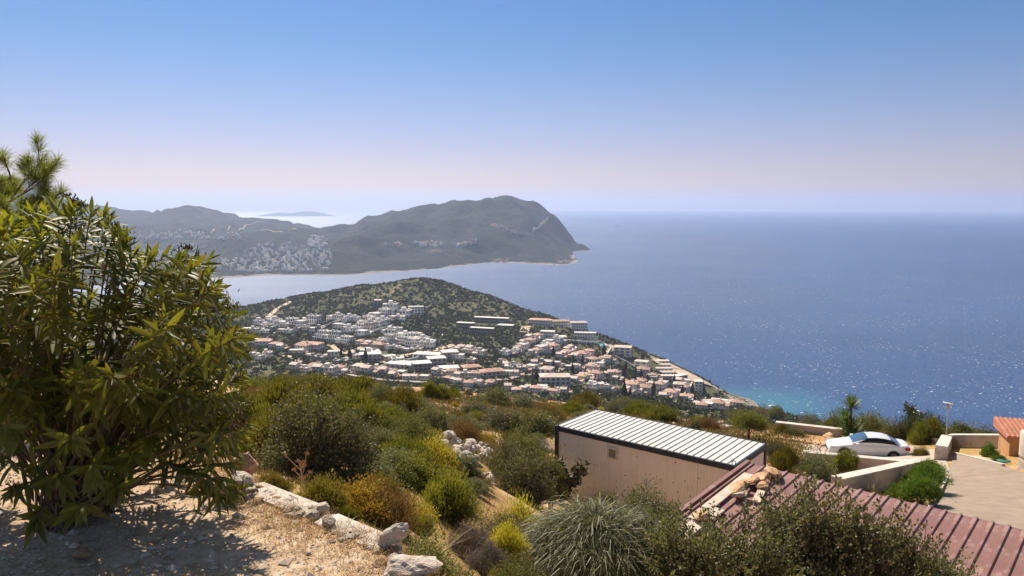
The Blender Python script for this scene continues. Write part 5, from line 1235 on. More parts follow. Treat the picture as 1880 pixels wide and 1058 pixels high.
def shrub(px, py, wpx, hpx, kind, label, Y=None, group=None, name='shrub', tw=True, tilt=None):
    """px, py: where its foot stands; wpx, hpx: how large it shows"""
    if Y is None: p = ground(px, py)
    else:
        q = at(px, py, Y); p = Vector((q.x, q.y, h1(q.x, q.y)))
    f, s = shrub_proto(kind); o = empty(name, p, random.uniform(0, 6.28))
    w_ = wpx * p.y / F / 2; ht = hpx * p.y / F
    if Y is not None: ht = max(ht * .6, (q.z + ht - p.z) * 1.08)
    o.scale = (w_, w_, ht)
    if Y is not None and ht > 1.5 * w_:                                   # tall bush on falling ground: a leafy head on long stems
        hz_ = 1.25 * w_; k = hz_ / ht
        for q in range(2 if ht > 2.2 * w_ else 1):
            fo = link('foliage', f, o, (random.uniform(-.1, .1), 0, 1 - k - q * k * .75)); fo.scale = (1 - .1 * q, 1 - .1 * q, k); fo.rotation_euler.z = q * 2.1
        link('stems', s, o); tag(o, label, 'shrub', group); return o
    link('foliage', f, o); link('stems', s, o)
    if label is None: label = f'{KD[kind]} bush'
    tag(o, label, 'shrub', group); return o
KD = {'open': 'leafy', 'grey': 'grey green', 'broom': 'olive green feathery', 'yellow': 'yellow green', 'gold': 'golden', 'dead': 'grey dead', 'rust': 'rust brown', 'olive': 'olive', 'green': 'bright green', 'dark': 'dark'}
B = [
 # behind the terrace edge
 (585, 905, 245, 195, 'grey', 'largest grey-leaved round bush, behind the upper terrace kerb', 10), (500, 870, 170, 150, 'broom', 'tall olive feathery bush between the oleander and the large grey bush', 12),
 (590, 935, 130, 70, 'yellow', 'yellow green mound right behind the upper kerb', 7.2), (500, 905, 90, 45, 'yellow', 'low yellow green tuft behind the orange boulder', 7), (700, 945, 95, 85, 'yellow', 'upright yellow green bush right of the large grey bush', 9.5),
 (820, 965, 150, 110, 'yellow', 'broad yellow green mound in the middle of the near slope', 11), (760, 985, 110, 50, 'yellow', 'pale yellow green growth below the broad yellow mound', 8.5), (690, 985, 110, 60, 'yellow', 'pale yellow green growth behind the lower kerb', 7.5),
 (790, 1090, 170, 110, 'olive', 'olive bush below the upright white rock', 6.6), (640, 985, 60, 50, 'broom', 'small olive tuft behind the gap in the kerb', 7), (860, 925, 80, 40, 'olive', 'small olive bush beside the small pale rocks', 14),
 (750, 905, 130, 60, 'grey', 'low grey bush left of the small group of rocks', 14), (690, 880, 80, 50, 'grey', 'low grey bush touching the large grey bush', 16),
 (760, 830, 120, 75, 'olive', 'rounded olive bush left of the rock heap', None), (840, 870, 110, 45, 'grey', 'low grey bush below the rock heap', None), (710, 810, 90, 50, 'olive', 'small olive bush above the orange stones', None),
 (930, 870, 130, 70, 'grey', 'wide grey green bush right of the rock heap', 19), (960, 915, 150, 90, 'grey', 'big grey green bush at the left end of the container', 17.5), (1010, 900, 70, 60, 'olive', 'olive bush touching the container corner', 19),
 (955, 855, 120, 60, 'olive', 'olive bush above the big grey green bush by the container', 22), (890, 815, 60, 25, 'gold', 'small golden mound above the rock heap', None), (845, 810, 110, 45, 'rust', 'rust brown dry bush above the rock heap', None),
 (985, 825, 90, 25, 'dead', 'low mauve grey dead bush behind the container end', None), (790, 812, 60, 30, 'gold', 'golden patch of weeds left of the rust brown bush', None),
 (930, 985, 130, 60, 'dead', 'grey dead brushwood between the two golden mounds', 11.5), (870, 1000, 110, 50, 'dead', 'grey dead brushwood below the broad yellow mound', 9.6), (890, 1045, 100, 60, 'dead', 'dark grey dead bush left of the grass mound', 8.2),
 (955, 950, 130, 42, 'gold', 'golden flowering mound below the container bush', 12.5), (932, 1000, 105, 40, 'gold', 'golden flowering mound left of the grass mound', 8.6), (870, 890, 90, 30, 'rust', 'thin brown weeds around the scattered rocks', None),
 (1095, 1090, 350, 190, 'blade', 'large mound of long arching grey green blades in the foreground', 9), (960, 1090, 150, 70, 'olive', 'olive bush at the left foot of the grass mound', 7.4),
 (1190, 985, 130, 85, 'grey', 'silvery flowering bush against the long container wall', 12.5), (1110, 950, 70, 45, 'grey', 'small silvery bush at the top left of the grass mound', 14),
 (1250, 1110, 250, 150, 'open', 'olive bush at the bottom left of the burgundy roof', 8.2), (1370, 1130, 260, 165, 'open', 'leafy bush rising in front of the lower burgundy roof', 8.6),
 (1500, 1150, 270, 245, 'open', 'tallest leafy bush in front of the burgundy roof', 8.8), (1620, 1140, 240, 170, 'open', 'leafy bush right of the tallest one before the roof', 8.6), (1710, 1130, 170, 115, 'open', 'small leafy bush at the right end of the roof bushes', 8.8), (1440, 1060, 130, 120, 'open', 'loose leafy bush reaching over the middle ribs', 9.3),
 (452, 722, 70, 30, 'broom', 'far olive bush beside the oleander on the crest', 48), (478, 718, 60, 28, 'olive', 'far olive bush right of the oleander edge on the crest', 52), (500, 716, 70, 26, 'broom', 'farthest olive bush at the left end of the crest, under the orchard houses', 56), (545, 714, 70, 26, 'grey', 'far grey bush on the left crest', 56), (590, 716, 70, 24, 'broom', 'far olive bush on the left crest, right of the far grey one', 56), (640, 718, 80, 26, 'olive', 'far olive bush below the salmon row', 56), (690, 722, 70, 22, 'broom', 'far olive bush below the wide white hall', 56), (740, 726, 50, 20, 'grey', 'far grey bush just left of the round skyline bush', 56),
 # middle slope, left
 (520, 770, 190, 95, 'broom', 'wide olive feathery bush at the left end of the slope crest', None), (470, 800, 150, 100, 'broom', 'olive feathery bush just right of the oleander', None), (620, 785, 200, 80, 'broom', 'broad olive bush above the large grey bush', None),
 (560, 745, 160, 70, 'broom', 'olive bush behind the broad one on the left crest', None), (690, 800, 150, 80, 'broom', 'olive bush right of the broad left one', None), (640, 730, 150, 50, 'broom', 'olive bush on the skyline below the salmon roofs', None),
 (700, 745, 70, 45, 'grey', 'dark grey bush on the left crest', None), (740, 760, 110, 60, 'broom', 'olive bush left of the round skyline bush', None), (790, 800, 100, 65, 'grey', 'dark grey bush in the middle slope', None), (735, 790, 70, 50, 'grey', 'grey bush between two olive ones in the middle slope', None),
 (800, 737, 70, 50, 'broom', 'round dark olive bush standing alone on the skyline', None), (833, 735, 50, 28, 'broom', 'small bush at the right foot of the round skyline bush', None), (400, 790, 150, 90, 'broom', 'olive bush seen through the lower oleander branches', None), (330, 770, 150, 80, 'broom', 'olive bush behind the middle of the oleander', None), (200, 770, 200, 80, 'broom', 'olive bush far behind the oleander stems', None), (90, 780, 160, 80, 'broom', 'olive bush behind the left side of the oleander', None),
 # middle slope, right
 (905, 745, 100, 38, 'olive', 'olive bush on the skyline right of the rubble band', None), (870, 765, 80, 32, 'grey', 'dark bush below the rubble band', None), (960, 750, 90, 30, 'grey', 'grey bush on the skyline in the centre', None), (920, 790, 110, 45, 'grey', 'grey bush in the centre of the slope', None), (860, 790, 70, 30, 'grey', 'small grey bush left of the centre one', None),
 (1000, 770, 110, 38, 'rust', 'rusty olive bush in the centre of the skyline', None), (975, 800, 140, 55, 'olive', 'wide olive bush behind the container end', None), (1040, 765, 90, 36, 'broom', 'olive bush behind the far container corner', None), (1075, 750, 80, 35, 'broom', 'olive skyline bush left of the far container corner', None), (890, 775, 60, 18, 'gold', 'thin golden weeds under the centre skyline bush', None),
 (1125, 762, 60, 30, 'grey', 'grey bush right of the far container corner', None), (1175, 768, 100, 40, 'broom', 'olive bush behind the middle of the container roof', None), (1150, 745, 60, 20, 'broom', 'small olive skyline bush behind the container', None), (1215, 778, 90, 42, 'broom', 'olive bush right of the middle one behind the container', None),
 (1275, 795, 34, 26, 'dark', 'small dark green bush beside the container roof', None), (1300, 790, 70, 25, 'rust', 'rust brown weeds above the right end of the container', None), (1350, 770, 60, 22, 'broom', 'olive bush below the red roofs at the point', None), (1425, 772, 50, 34, 'broom', 'olive bush by the left end of the low rendered wall', None), (1400, 765, 60, 22, 'rust', 'rusty weeds under the rocky point', None),
 (1480, 785, 65, 28, 'olive', 'rounded bush behind the low rendered wall', None), (1540, 797, 70, 48, 'olive', 'bush with pale flowers left of the yucca', None), (1600, 800, 90, 44, 'olive', 'wide olive bush right of the yucca', None), (1640, 806, 60, 40, 'olive', 'dark bush behind the car roof', None),
 (1672, 805, 60, 60, 'dark', 'tall dark bush with upright shoots on the skyline', None), (1700, 814, 70, 60, 'broom', 'feathery bush left of the lamp', None), (1715, 800, 60, 50, 'dark', 'dark leafy bush behind the lamp', None), (1770, 808, 90, 38, 'olive', 'olive bush right of the lamp behind the wall', None), (1815, 812, 70, 30, 'olive', 'olive bush between the lamp and the hut', None), (1690, 838, 40, 22, 'yellow', 'yellow green weeds by the driveway', None),
 (1815, 838, 34, 30, 'green', 'bright green bush against the wall left of the hut', None), (1835, 846, 30, 14, 'green', 'low green weeds at the foot of the hut', None), (1610, 812, 50, 26, 'yellow', 'yellow stalks behind the car roof', None),
 (1440, 872, 70, 55, 'broom', 'olive feathery bush right of the container end', 27), (1425, 845, 50, 36, 'dark', 'dark bush behind the right end of the container', 31), (1495, 885, 110, 60, 'grey', 'grey green bush between container and car', 27.5), (1550, 890, 70, 70, 'broom', 'feathery bush covering the front wheel of the car', 28.5), (1462, 893, 70, 30, 'rust', 'rusty weeds at the top of the burgundy roof', 26), (1530, 868, 60, 30, 'olive', 'small olive bush in front of the car bonnet', 31),
 (1690, 935, 80, 70, 'green', 'bright green bush at the front of the hedge by the yard', 24.5), (1705, 905, 70, 60, 'green', 'bright green bush in the middle of the hedge by the yard', 27), (1712, 880, 50, 40, 'green', 'bright green bush at the back of the hedge by the yard', 30), (1655, 925, 70, 50, 'green', 'bright green bush on the left of the hedge by the yard', 25.5), (1680, 895, 60, 40, 'green', 'bright green bush at the corner of the pale walls', 28.5),
 (1600, 925, 50, 30, 'yellow', 'yellow flowering weeds at the foot of the slanting wall', 25.5),
]
for b in B: shrub(b[0], b[1], b[2], b[3], b[4], b[5], b[6])
# many smaller bushes filling the slope
def in_yard(x, y):
    """photo pixels of the paved yard, drive, car and container"""
    x, y = np.asarray(x, float), np.asarray(y, float)
    return ((x > 1700) & (y > 828)) | ((x > 1470) & (x < 1730) & (y > 806) & (y < 870)) | ((x > 1010) & (x < 1430) & (y > 860))
SEEN_ = {}
LMK = [(480, 760, 'the left end of the slope crest'), (585, 800, 'the largest grey-leaved bush'), (640, 735, 'the feathery bushes below the salmon roofs'), (700, 830, 'the orange stones by the grey bush'), (740, 770, 'the dark middle bushes'),
 (800, 730, 'the round skyline bush'), (820, 745, 'the distant rubble band'), (872, 836, 'the big rock heap'), (770, 882, 'the small rock group'), (888, 888, 'the scattered rocks by the container'), (845, 805, 'the rust brown bush'), (930, 772, 'the few pale stones in the scrub'),
 (1010, 800, 'the left end of the container'), (1000, 760, 'the centre of the skyline'), (1080, 755, 'the far container corner'), (1180, 765, 'the middle of the container roof'), (1262, 757, 'the pale rubble above the container'), (1300, 795, 'the right end of the container roof'),
 (1374, 790, 'the small spreading tree'), (1424, 780, 'the low rendered wall'), (1480, 800, 'the earth bank'), (1560, 780, 'the yucca'), (1640, 800, 'the rear of the car'), (1736, 800, 'the lamp post'), (1800, 810, 'the wall beside the hut'), (820, 930, 'the broad yellow mound'), (700, 930, 'the upright yellow green bush'), (960, 900, 'the big bush by the container')]
rr_ = random.Random(44); nfill = 0; zn = [((440, 725), (1010, 790), 75), ((640, 790), (1000, 900), 34), ((1060, 750), (1420, 795), 40), ((640, 880), (1000, 1000), 9), ((1430, 790), (1840, 815), 16), ((880, 735), (1100, 790), 34)]
for a, b, n in zn:
    for i in range(n):
        k_ = rr_.choice(['broom', 'grey', 'olive', 'yellow', 'rust', 'olive', 'gold']); x, y = rr_.uniform(a[0], b[0]), rr_.uniform(a[1], b[1])
        p = ground(x, y); wpx = rr_.uniform(.7, 1.7) * F / p.y * .75
        if terrace(p.x, p.y) < 1.2 or in_yard(x, y): continue
        near = min(LMK, key=lambda q: (q[0] - x) ** 2 + ((q[1] - y) * 1.6) ** 2); dx, dy = x - near[0], (y - near[1]) * 1.6
        rel = ('left of' if dx < 0 else 'right of') if abs(dx) > abs(dy) else ('behind' if dy < 0 else 'in front of')
        size = 'small' if wpx * p.y / F < .8 else 'broad' if wpx * p.y / F > 1.1 else 'middling'; h_ = rr_.uniform(.35, .6)
        base_ = f'{size} low {KD[k_]} bush {rel} {near[2]}'; SEEN_[base_] = SEEN_.get(base_, 0) + 1; c_ = SEEN_[base_]
        shrub(x, y, wpx * 1.25, wpx * h_, k_, base_ if c_ == 1 else f'{ORD[c_ - 1]} {base_}', None, 'low bushes filling the slope')

# ---- weeds and dry grass on the slope and the terrace
def grass(name, pts, k, L, W, m, seed, spread=.12, lean=.5):
    rr = np.random.default_rng(seed); n = len(pts) * k; P = np.repeat(pts, k, 0); sp = np.repeat(spread if np.ndim(spread) else np.full(len(pts), spread), k)
    P = P + np.c_[rr.normal(size=(n, 2)) * sp[:, None], np.zeros(n)]; P[:, 2] = H(P[:, 0], P[:, 1]) - .01
    D = unit(np.c_[rr.normal(size=(n, 2)) * lean, np.ones(n)]); S = unit(np.cross(D, rr.normal(size=(n, 3)))); s = rr.uniform(.5, 1.3, n); LL = np.repeat(L if np.ndim(L) else np.full(len(pts), L), k)
    WW = np.repeat(W if np.ndim(W) else np.full(len(pts), W), k)
    V, Q = quads(P, D, S, LL * s, WW, .25); return link(name, npmesh(name, V, Q, [m]), kind='stuff')
M_dry = leafmat('dry straw grass', (0.42, 0.29, 0.13), (0.62, 0.48, 0.27), .3, tcol=(1.1, 1.0, .7)); M_weed = leafmat('low dry weeds', (0.09, 0.08, 0.025), (0.3, 0.2, 0.06), .25, big=(0.12, 0.11, 0.03))
n = 9500; xs = RNG.uniform(-14, 34, n * 2); ys = np.exp(RNG.uniform(math.log(6.5), math.log(62), n * 2)); dn = fbm(xs, ys, 3.0, 3, 61)
ok = (np.abs(xs) < ys * .8) & (dn > -.18) & (terrace(xs, ys) > .6); xs, ys = xs[ok][:n], ys[ok][:n]
# keep the container foot clear
ca, sa = math.cos(ang), math.sin(ang); lx = (xs - cA.x) * ca + (ys - cA.y) * sa; ly = -(xs - cA.x) * sa + (ys - cA.y) * ca; _px, _py = proj(xs, ys, H(xs, ys)); ok = ~in_yard(_px, _py + 8) & ~((lx > -.1) & (lx < Lc + .1) & (ly > -.1) & (ly < Wc + .1)); xs, ys = xs[ok], ys[ok]
grass('weeds', np.c_[xs, ys, xs * 0], 22, .035 + ys * .0065, .006 + ys * .0007, M_weed, 9, .10 + ys * .012, .8)
n = 1100; xs = RNG.uniform(-4.2, 1.2, n * 4); ys = RNG.uniform(1.8, 6, n * 4); t = terrace(xs, ys); dn = fbm(xs, ys, .7, 3, 66) + np.clip(t + .7, 0, .7) * .9 - .15
ok = (t < .15) & (dn > .12); xs, ys = xs[ok][:n], ys[ok][:n]
grass('dry_grass', np.c_[xs, ys, xs * 0], 16, .055, .0028, M_dry, 10, .035, .9)
# edge of the terrace below the kerb
xs = np.array([ _e[0].x + (i / 300) * 2.6 for i in range(300)]); ys = np.interp(xs, EX, EY) + RNG.uniform(-.3, .35, 300)
grass('dry_grass', np.c_[xs, ys, xs * 0], 22, .07, .003, M_dry, 12, .05, .8)

# ---- thistle, bare sticks, twiggy plant by the container
def thistle():
    p = atz(556, 893, TZ); o = empty('thistle', p); M_t = mat('dried thistle', (0.52, 0.3, 0.14), 20); mb = MB(); hd = MB()
    tops = [(-.10, .02, .185), (-.035, -.01, .165), (.01, .0, .20), (-.06, .02, .12), (.035, .0, .14), (.03, .02, .19)]; tops = [(-.098, 0, .19), (0.03, 0, .20), (-.02, 0, .155), (-.05, 0, .10), (.045, 0, .085), (.01, .01, .12)]
    mb.tube([(0, 0, -.05), (-.005, 0, .06), (-.012, 0, .15)], [.004, .0035, .002], 6)
    for i, (x, y, z) in enumerate(tops):
        b = (-.006, 0, min(.13, z * .5)); mb.tube([b, (x * .6, y, z * .78), (x, y, z)], [.003, .0022, .002], 5)
        for k in range(26):
            d = Vector((random.gauss(0, 1), random.gauss(0, 1), random.gauss(.5, .8))).normalized(); s = d.orthogonal().normalized() * .0022; q = Vector((x, y, z)); hd.add([q - s, q + s, q + d * random.uniform(.014, .026)], [(0, 1, 2)])
    for k in range(22):
        t = random.random(); z = .02 + t * .13; a = random.uniform(0, 6.28); d = Vector((math.cos(a), math.sin(a) * .6, .5)).normalized(); q = Vector((-.005, 0, z)); s = Vector((0, 0, .004)); hd.add([q - s, q + s, q + d * random.uniform(.03, .05)], [(0, 1, 2)])
    mb.build('stem', M_t, o); hd.build('flower_heads', M_t, o, kind='stuff'); tag(o, 'dried orange thistle with spiky heads at the upper terrace kerb', 'plant')
thistle()
M_stick = mat('dry pale stick', (0.36, 0.28, 0.18), 10)
def sticks(px, py, Y, ends, label):
    b = at(px, py, Y); z = h1(b.x, b.y); o = empty('dry_branch', (b.x, b.y, z)); mb = MB(); root = Vector((0, 0, -.05))
    for (ex, ey, dY) in ends:
        e = at(ex, ey, Y + dY) - Vector((b.x, b.y, z)); c = root.lerp(e, .5) + Vector((random.uniform(-.05, .05), 0, random.uniform(.03, .12))); mb.tube([root, c, e], [.009, .006, .002], 5)
        for k in range(3): q = c.lerp(e, .2 + .25 * k); mb.tube([q, q + Vector((random.uniform(-.15, .15), random.uniform(-.05, .1), random.uniform(.05, .16)))], [.004, .0015], 4)
    mb.build('twigs', M_stick, o); tag(o, label, 'branch')
sticks(790, 1040, 7.2, [(902, 946, .6), (870, 985, .3), (858, 1025, .1), (740, 1005, -.4), (830, 1000, .3)], 'bare pale sticks leaning over the olive bush by the terrace')
def spiky(px, py, Y, hpx, wpx, label, kind='dark', n=9, name='twiggy_plant'):
    """stems with whorls of short narrow leaves"""
    b = at(px, py, Y); z = h1(b.x, b.y); s = Y / F; o = empty(name, (b.x, b.y, z)); mb = MB(); P = []; D = []; rp = random.Random(int(px))
    top = at(px, py - hpx, Y).z - z
    for i in range(n):
        ex = rp.uniform(-.5, .5) * wpx * s; e = Vector((ex, rp.uniform(-.3, .3) * wpx * s, top * rp.uniform(.6, 1))); c = Vector((ex * .3, 0, e.z * .5)); pts = [Vector((0, 0, -.2)), c, e]
        mb.tube(pts, [.012, .008, .003], 5)
        for k in range(130):
            t = rp.uniform(.25, 1); q = (pts[0].lerp(c, t * 2) if t < .5 else c.lerp(e, t * 2 - 1)); P.append(q + Vector((rp.gauss(0, 1), rp.gauss(0, 1), rp.gauss(0, 1))) * (.035 if Y < 13 else .08)); D.append(Vector((rp.gauss(0, 1), rp.gauss(0, 1), rp.gauss(.3, .7))).normalized())
    P = np.array([tuple(p) for p in P]); D = np.array([tuple(d) for d in D]); S = unit(np.cross(D, RNG.normal(size=D.shape))); V, Q = quads(P, D, S, (.052 if Y < 13 else .2) * RNG.uniform(.6, 1.3, len(P)), .03 if Y < 13 else .1, .2)
    link('leaves', npmesh('leaves', V, Q, [LM[kind]]), o, kind='stuff'); mb.build('stem', M_twig, o); tag(o, label, 'plant')
spiky(1030, 915, 21.5, 75, 90, 'dark twiggy plant growing against the left end of the container wall', n=8)
spiky(1672, 800, 47, 60, 50, 'upright dark leafy shoots on the skyline left of the lamp', n=8); spiky(1718, 806, 46, 40, 40, 'dark leafy shoots just left of the lamp head', n=6)
spiky(1440, 1080, 8.6, 205, 120, 'leafy shoots rising over the middle of the burgundy roof', 'grey', 14); spiky(1560, 1090, 8.6, 170, 150, 'leafy shoots rising right of the tallest roof bush', 'olive', 12); spiky(1330, 1090, 8.6, 170, 130, 'leafy shoots below the single square roof stone', 'grey', 12)
spiky(1680, 1100, 8.6, 150, 110, 'leafy shoots at the right of the roof bushes', 'olive', 9); spiky(1190, 1000, 12, 110, 110, 'silvery flowering shoots against the container wall', 'grey', 14)

# small tree on the orange earth
p = ground(1374, 808); o = empty('small_tree', p); s_ = p.y / F
mb = MB(); mb.tube([(0, 0, -.3), (.02, 0, .7), (-.1, 0, 1.2)], [.07, .05, .03], 6)
for a in range(6): mb.tube([(0, 0, .6), (math.cos(a) * .5, math.sin(a) * .5, 1.2), (math.cos(a) * .9, math.sin(a) * .9, 1.5)], [.03, .02, .008], 5)
mb.build('trunk', M_bark, o); cr = link('crown', shrub_mesh('olive', 991)[0], o, (0, 0, .75)); cr.scale = (1.3, 1.3, 1.15); cr.data.materials[0] = LM['broom']
tag(o, 'small spreading tree with bare trunk on the orange earth', 'tree')

# yucca
def yucca():
    p = ground(1557, 805); s = p.y / F; o = empty('yucca', p); zt = at(1562, 745, p.y).z - p.z; mb = MB()
    mb.tube([(0, 0, -.3), (.05, 0, zt * .5), (.14, 0, zt)], [.1, .08, .06], 8).tube([(.03, 0, zt * .3), (-.2, 0, zt * .62)], [.07, .05], 7); mb.build('trunk', M_bark, o)
    for (x, z, r_, n) in [(.14, zt, .8, 130), (-.2, zt * .62, .7, 100), (.05, zt * .3, 1.0, 160), (.25, .3, 1.0, 110)]:
        rr = np.random.default_rng(int(z * 100) + n); D = unit(rr.normal(size=(n, 3)) + np.array([0, 0, .45])); S = unit(np.cross(D, np.array([0, 0, 1.])) + 1e-4); P = np.tile([x, 0, z], (n, 1)).astype(float)
        V, Q = quads(P, D, S, r_ * rr.uniform(.8, 1.15, n), .075, .25); link('leaf_rosette', npmesh('leaf_rosette', V, Q, [LM['green']]), o)
    tag(o, 'yucca with three spiky green rosettes beside the parked car', 'plant')
yucca()

# ------------------------------------------------------------------ oleander in the left foreground
M_ole = leafmat('oleander leaf', (0.075, 0.088, 0.015), (0.2, 0.2, 0.045), .5, .5, .35, tcol=(1.4, 1.25, .3)); M_pod = mat('dark brown seed pods', [(0.3, (0.06, 0.025, 0.012)), (0.7, (0.16, 0.07, 0.03))], 30)
M_ostem = mat('oleander stem', [(0.3, (0.09, 0.065, 0.035)), (0.7, (0.2, 0.15, 0.09))], 10)
def oleander():
    rp = random.Random(12); rn = np.random.default_rng(12)
    base = atz(135, 945, TZ); base.z = h1(base.x, base.y); o = empty('oleander', base); tag(o, 'large oleander bush with long lance shaped leaves in the left foreground', 'shrub')
    Y0 = base.y; leaves = []; pods = MB(); st = MB()
    # outline of the crown in the photo, clockwise from upper left: tips are sampled inside it at several depths
    out = [(-160, 470), (-60, 420), (20, 400), (90, 385), (150, 385), (205, 405), (245, 470), (330, 475), (375, 480), (400, 545), (440, 580), (452, 650), (440, 720), (455, 780), (440, 830), (400, 800), (330, 745), (200, 730), (60, 730), (-160, 740)]
    def inside(x, y, g=0):
        c = False; j = len(out) - 1
        for i in range(len(out)):
            if (out[i][1] > y) != (out[j][1] > y) and x < (out[j][0] - out[i][0]) * (y - out[i][1]) / (out[j][1] - out[i][1]) + out[i][0]: c = not c
            j = i
        return c
    tips = []
    for i, (x, y) in enumerate(out):                     # tips on the outline
        a = out[(i + 1) % len(out)]
        for t in (0, .33, .66): tips.append((x + (a[0] - x) * t + rp.uniform(-8, 4), y + (a[1] - y) * t, Y0 + rp.uniform(-.35, .45)))
    while len(tips) < 225:
        x, y = rp.uniform(-160, 455), rp.uniform(385, 835)
        if inside(x, y): tips.append((x, y, Y0 + rp.uniform(-.85, 1.0)))
    extra = [(425, 850, -.25), (440, 905, -.35), (420, 920, -.3), (380, 870, -.3), (345, 860, -.2), (405, 880, -.45), (250, 830, -.5), (225, 900, -.6), (60, 850, -.4), (20, 900, -.5), (110, 870, -.6), (170, 850, -.7), (-20, 820, -.4), (200, 820, -.4), (130, 800, -.7), (60, 960, -.7), (150, 930, -.8), (230, 880, -.3), (0, 780, -.7), (280, 800, -.4)]
    tips += [(x, y, Y0 + d) for x, y, d in extra]
    for ti, (x, y, Yt) in enumerate(tips):
        T = at(x, y, Yt) - base; low = y > 800; r_ = rp.uniform(0, .22); a = rp.uniform(0, 6.28); S0 = Vector((math.cos(a) * r_, math.sin(a) * r_, 0))
        k = rp.uniform(.35, .7); C = S0.lerp(Vector((T.x * .45, T.y * .45, T.z * (.75 if not low else 1.3))), 1.0); C.z = max(C.z, .1) if not low else .25 + rp.uniform(0, .2)
        pts = []; N = 10
        for i in range(N + 1): t = i / N; pts.append(S0 * (1 - t) ** 2 + C * 2 * t * (1 - t) + T * t * t)
        L = sum((pts[i + 1] - pts[i]).length for i in range(N)); th = .011 if ti % 5 == 0 else .0055
        st.tube(pts, [th * (1 - .8 * i / N) + .0012 for i in range(N + 1)], 5, cap=False)
        # leaf whorls along the outer part
        leafy = min(L * .62, rp.uniform(.34, .6)) if not low else .22; sp = .030; nW = int(leafy / sp)
        for q in range(nW):
            t = 1 - (q * sp) / L
            if q > 7 and rp.random() < .35: continue
            p = S0 * (1 - t) ** 2 + C * 2 * t * (1 - t) + T * t * t; d = ((T - C) * t + (C - S0) * (1 - t)).normalized()
            u = d.orthogonal().normalized(); v = d.cross(u); ph = rp.uniform(0, 6.28); open_ = .35 + min(1.0, q / 5) * .75
            for m in range(3):
                if rp.random() < .12 + (.15 if q > 8 else 0): continue
                aa = ph + m * 2.094 + rp.uniform(-.25, .25); s = (u * math.cos(aa) + v * math.sin(aa)); D = (d * math.cos(open_) + s * math.sin(open_) + Vector((rp.gauss(0, .16), rp.gauss(0, .16), -.12 - .5 * max(0, min(1, (y - 560) / 250)) + rp.gauss(0, .12)))).normalized()
                up = (d - D * d.dot(D)); up = up.normalized() if up.length > 1e-4 else D.orthogonal(); ln = rp.uniform(.065, .15) * (1 - .35 * (q < 2))
                leaves.append((p, D, up, ln, rp.uniform(-.35, .35)))
        if rp.random() < .34 and y > 390:
            for q in range(26): e = T + Vector((rp.gauss(0, .022), rp.gauss(0, .022), abs(rp.gauss(0, .028)))); pods.tube([e, e + Vector((rp.gauss(0, .007), rp.gauss(0, .007), rp.uniform(.004, .016)))], [.0032, .0012], 4)
    for (x, y) in [(125, 362), (133, 370), (148, 378), (344, 455)]:
        T = at(x, y, Y0 - .2) - base; Bq = T - Vector((-.01, 0, .12)); st.tube([Bq, T], [.003, .002], 5)
        for q in range(22): e = T + Vector((rp.gauss(0, .014), rp.gauss(0, .012), rp.gauss(0, .007))); pods.tube([e, e + Vector((rp.gauss(0, .009), 0, rp.uniform(.006, .018)))], [.004, .0015], 5)
    st.build('stems', M_ostem, o); pods.build('seed_pods', M_pod, o, kind='stuff')
    # leaf template: folded, curved lance
    m = 7; ts = [0, .12, .3, .5, .7, .87, 1]; ws = [.10, .55, .95, 1.0, .8, .42, .02]
    def leafV(p, D, up, ln, cv):
        S = D.cross(up).normalized(); V = []
        for t, w_ in zip(ts, ws):
            c = p + D * ln * t - up * ln * (cv * .5 + .18) * t * t; hw = ln * .105 * w_; V += [c + S * hw + up * hw * .35, c, c - S * hw + up * hw * .35]
        return V
    Fl = []
    for i in range(m - 1): a = i * 3; Fl += [(a, a + 1, a + 4, a + 3), (a + 1, a + 2, a + 5, a + 4)]
    cl = CAM - base; key = sorted(range(len(leaves)), key=lambda i: (leaves[i][0] - cl).length - leaves[i][3] * 2)
    # largest leaves in view become objects of their own
    inview = []
    for i in key:
        w_ = leaves[i][0] + base; 
        if -18 < (w_.x / max(.1, w_.y)) * F + 940 and w_.y > .5: inview.append(i)
    big = set(inview[:300]); V = []; Fc = []
    for i, l in enumerate(leaves):
        vs = leafV(*l)
        if i in big:
            mb = MB(); vs = [v - l[0] for v in vs]; mb.add(vs, Fl); mb.build('leaf', M_ole, o, l[0], smooth=True)
        else:
            n = len(V); V += vs; Fc += [tuple(n + k for k in f) for f in Fl]
    link('leaves', npmesh('leaves', [tuple(v) for v in V], Fc, [M_ole], True), o, kind='stuff')
oleander()

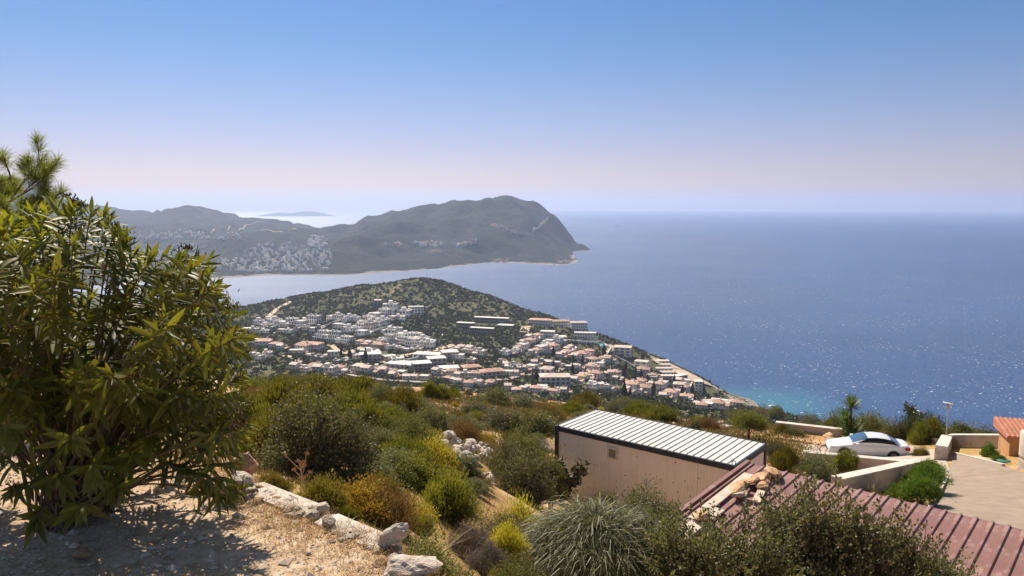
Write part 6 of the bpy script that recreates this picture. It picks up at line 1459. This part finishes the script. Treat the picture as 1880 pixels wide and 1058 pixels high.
# ------------------------------------------------------------------ pine reaching in at the left edge
def pine():
    rp = random.Random(5); M_needle = leafmat('pine needles', (0.13, 0.16, 0.03), (0.30, 0.33, 0.08), .45); Y = 6.6
    r0 = at(-330, 900, Y); z0 = h1(r0.x, r0.y); o = empty('pine_tree', (r0.x, r0.y, z0)); tag(o, 'pine tree reaching in at the upper left edge with long needles', 'tree'); B0 = Vector((r0.x, r0.y, z0)); tr = MB(); top = at(-300, 150, Y) - B0
    tr.tube([(0, 0, -.4), top * .5, top], [.11, .08, .04], 8); P = []; D = []
    br = [[(-290, 520), (-100, 430), (0, 400), (35, 345), (78, 292)], [(-290, 480), (-100, 380), (0, 350), (20, 325), (5, 285)], [(-290, 560), (-120, 470), (-10, 440), (60, 400), (95, 375)], 
          [(-290, 600), (-100, 510), (20, 470), (80, 430)], [(-290, 430), (-60, 400), (20, 370), (60, 345), (90, 320)], [(-290, 520), (-80, 470), (0, 430), (30, 390), (85, 355)], [(-290, 640), (-100, 560), (0, 520), (50, 480)]]
    for i, L in enumerate(br):
        pts = [at(x, y, Y + (rp.uniform(-.25, .35) if k else 0)) - B0 for k, (x, y) in enumerate(L)]; tr.tube(pts, [.03, .02, .012, .008, .005][:len(pts)], 5)
        twigs = [(pts[-2], pts[-1])]
        for k in range(7):
            j = rp.randrange(1, len(pts) - 1); a = pts[j].lerp(pts[j + 1], rp.random()); dd = (pts[j + 1] - pts[j]).normalized(); e = a + (dd * .6 + Vector((rp.gauss(0, .5), rp.gauss(0, .5), rp.gauss(.35, .4)))).normalized() * rp.uniform(.08, .2); tr.tube([a, e], [.005, .003], 4); twigs.append((a, e))
        for a, e in twigs:
            ax = (e - a).normalized(); Ln = (e - a).length
            for k in range(250):
                t = rp.uniform(.35, 1.03); q = a + (e - a) * t; d = (ax * rp.uniform(.5, 1.1) + Vector((rp.gauss(0, 1), rp.gauss(0, 1), rp.gauss(0, 1))).normalized() * .75).normalized(); P.append(tuple(q)); D.append(tuple(d))
    P = np.array(P); D = np.array(D); S = unit(np.cross(D, RNG.normal(size=D.shape))); V, Q = quads(P, D, S, RNG.uniform(.09, .15, len(P)), .0035, .1)
    link('needles', npmesh('needles', V, Q, [M_needle]), o, kind='stuff'); tr.build('trunk', M_bark, o)
pine()
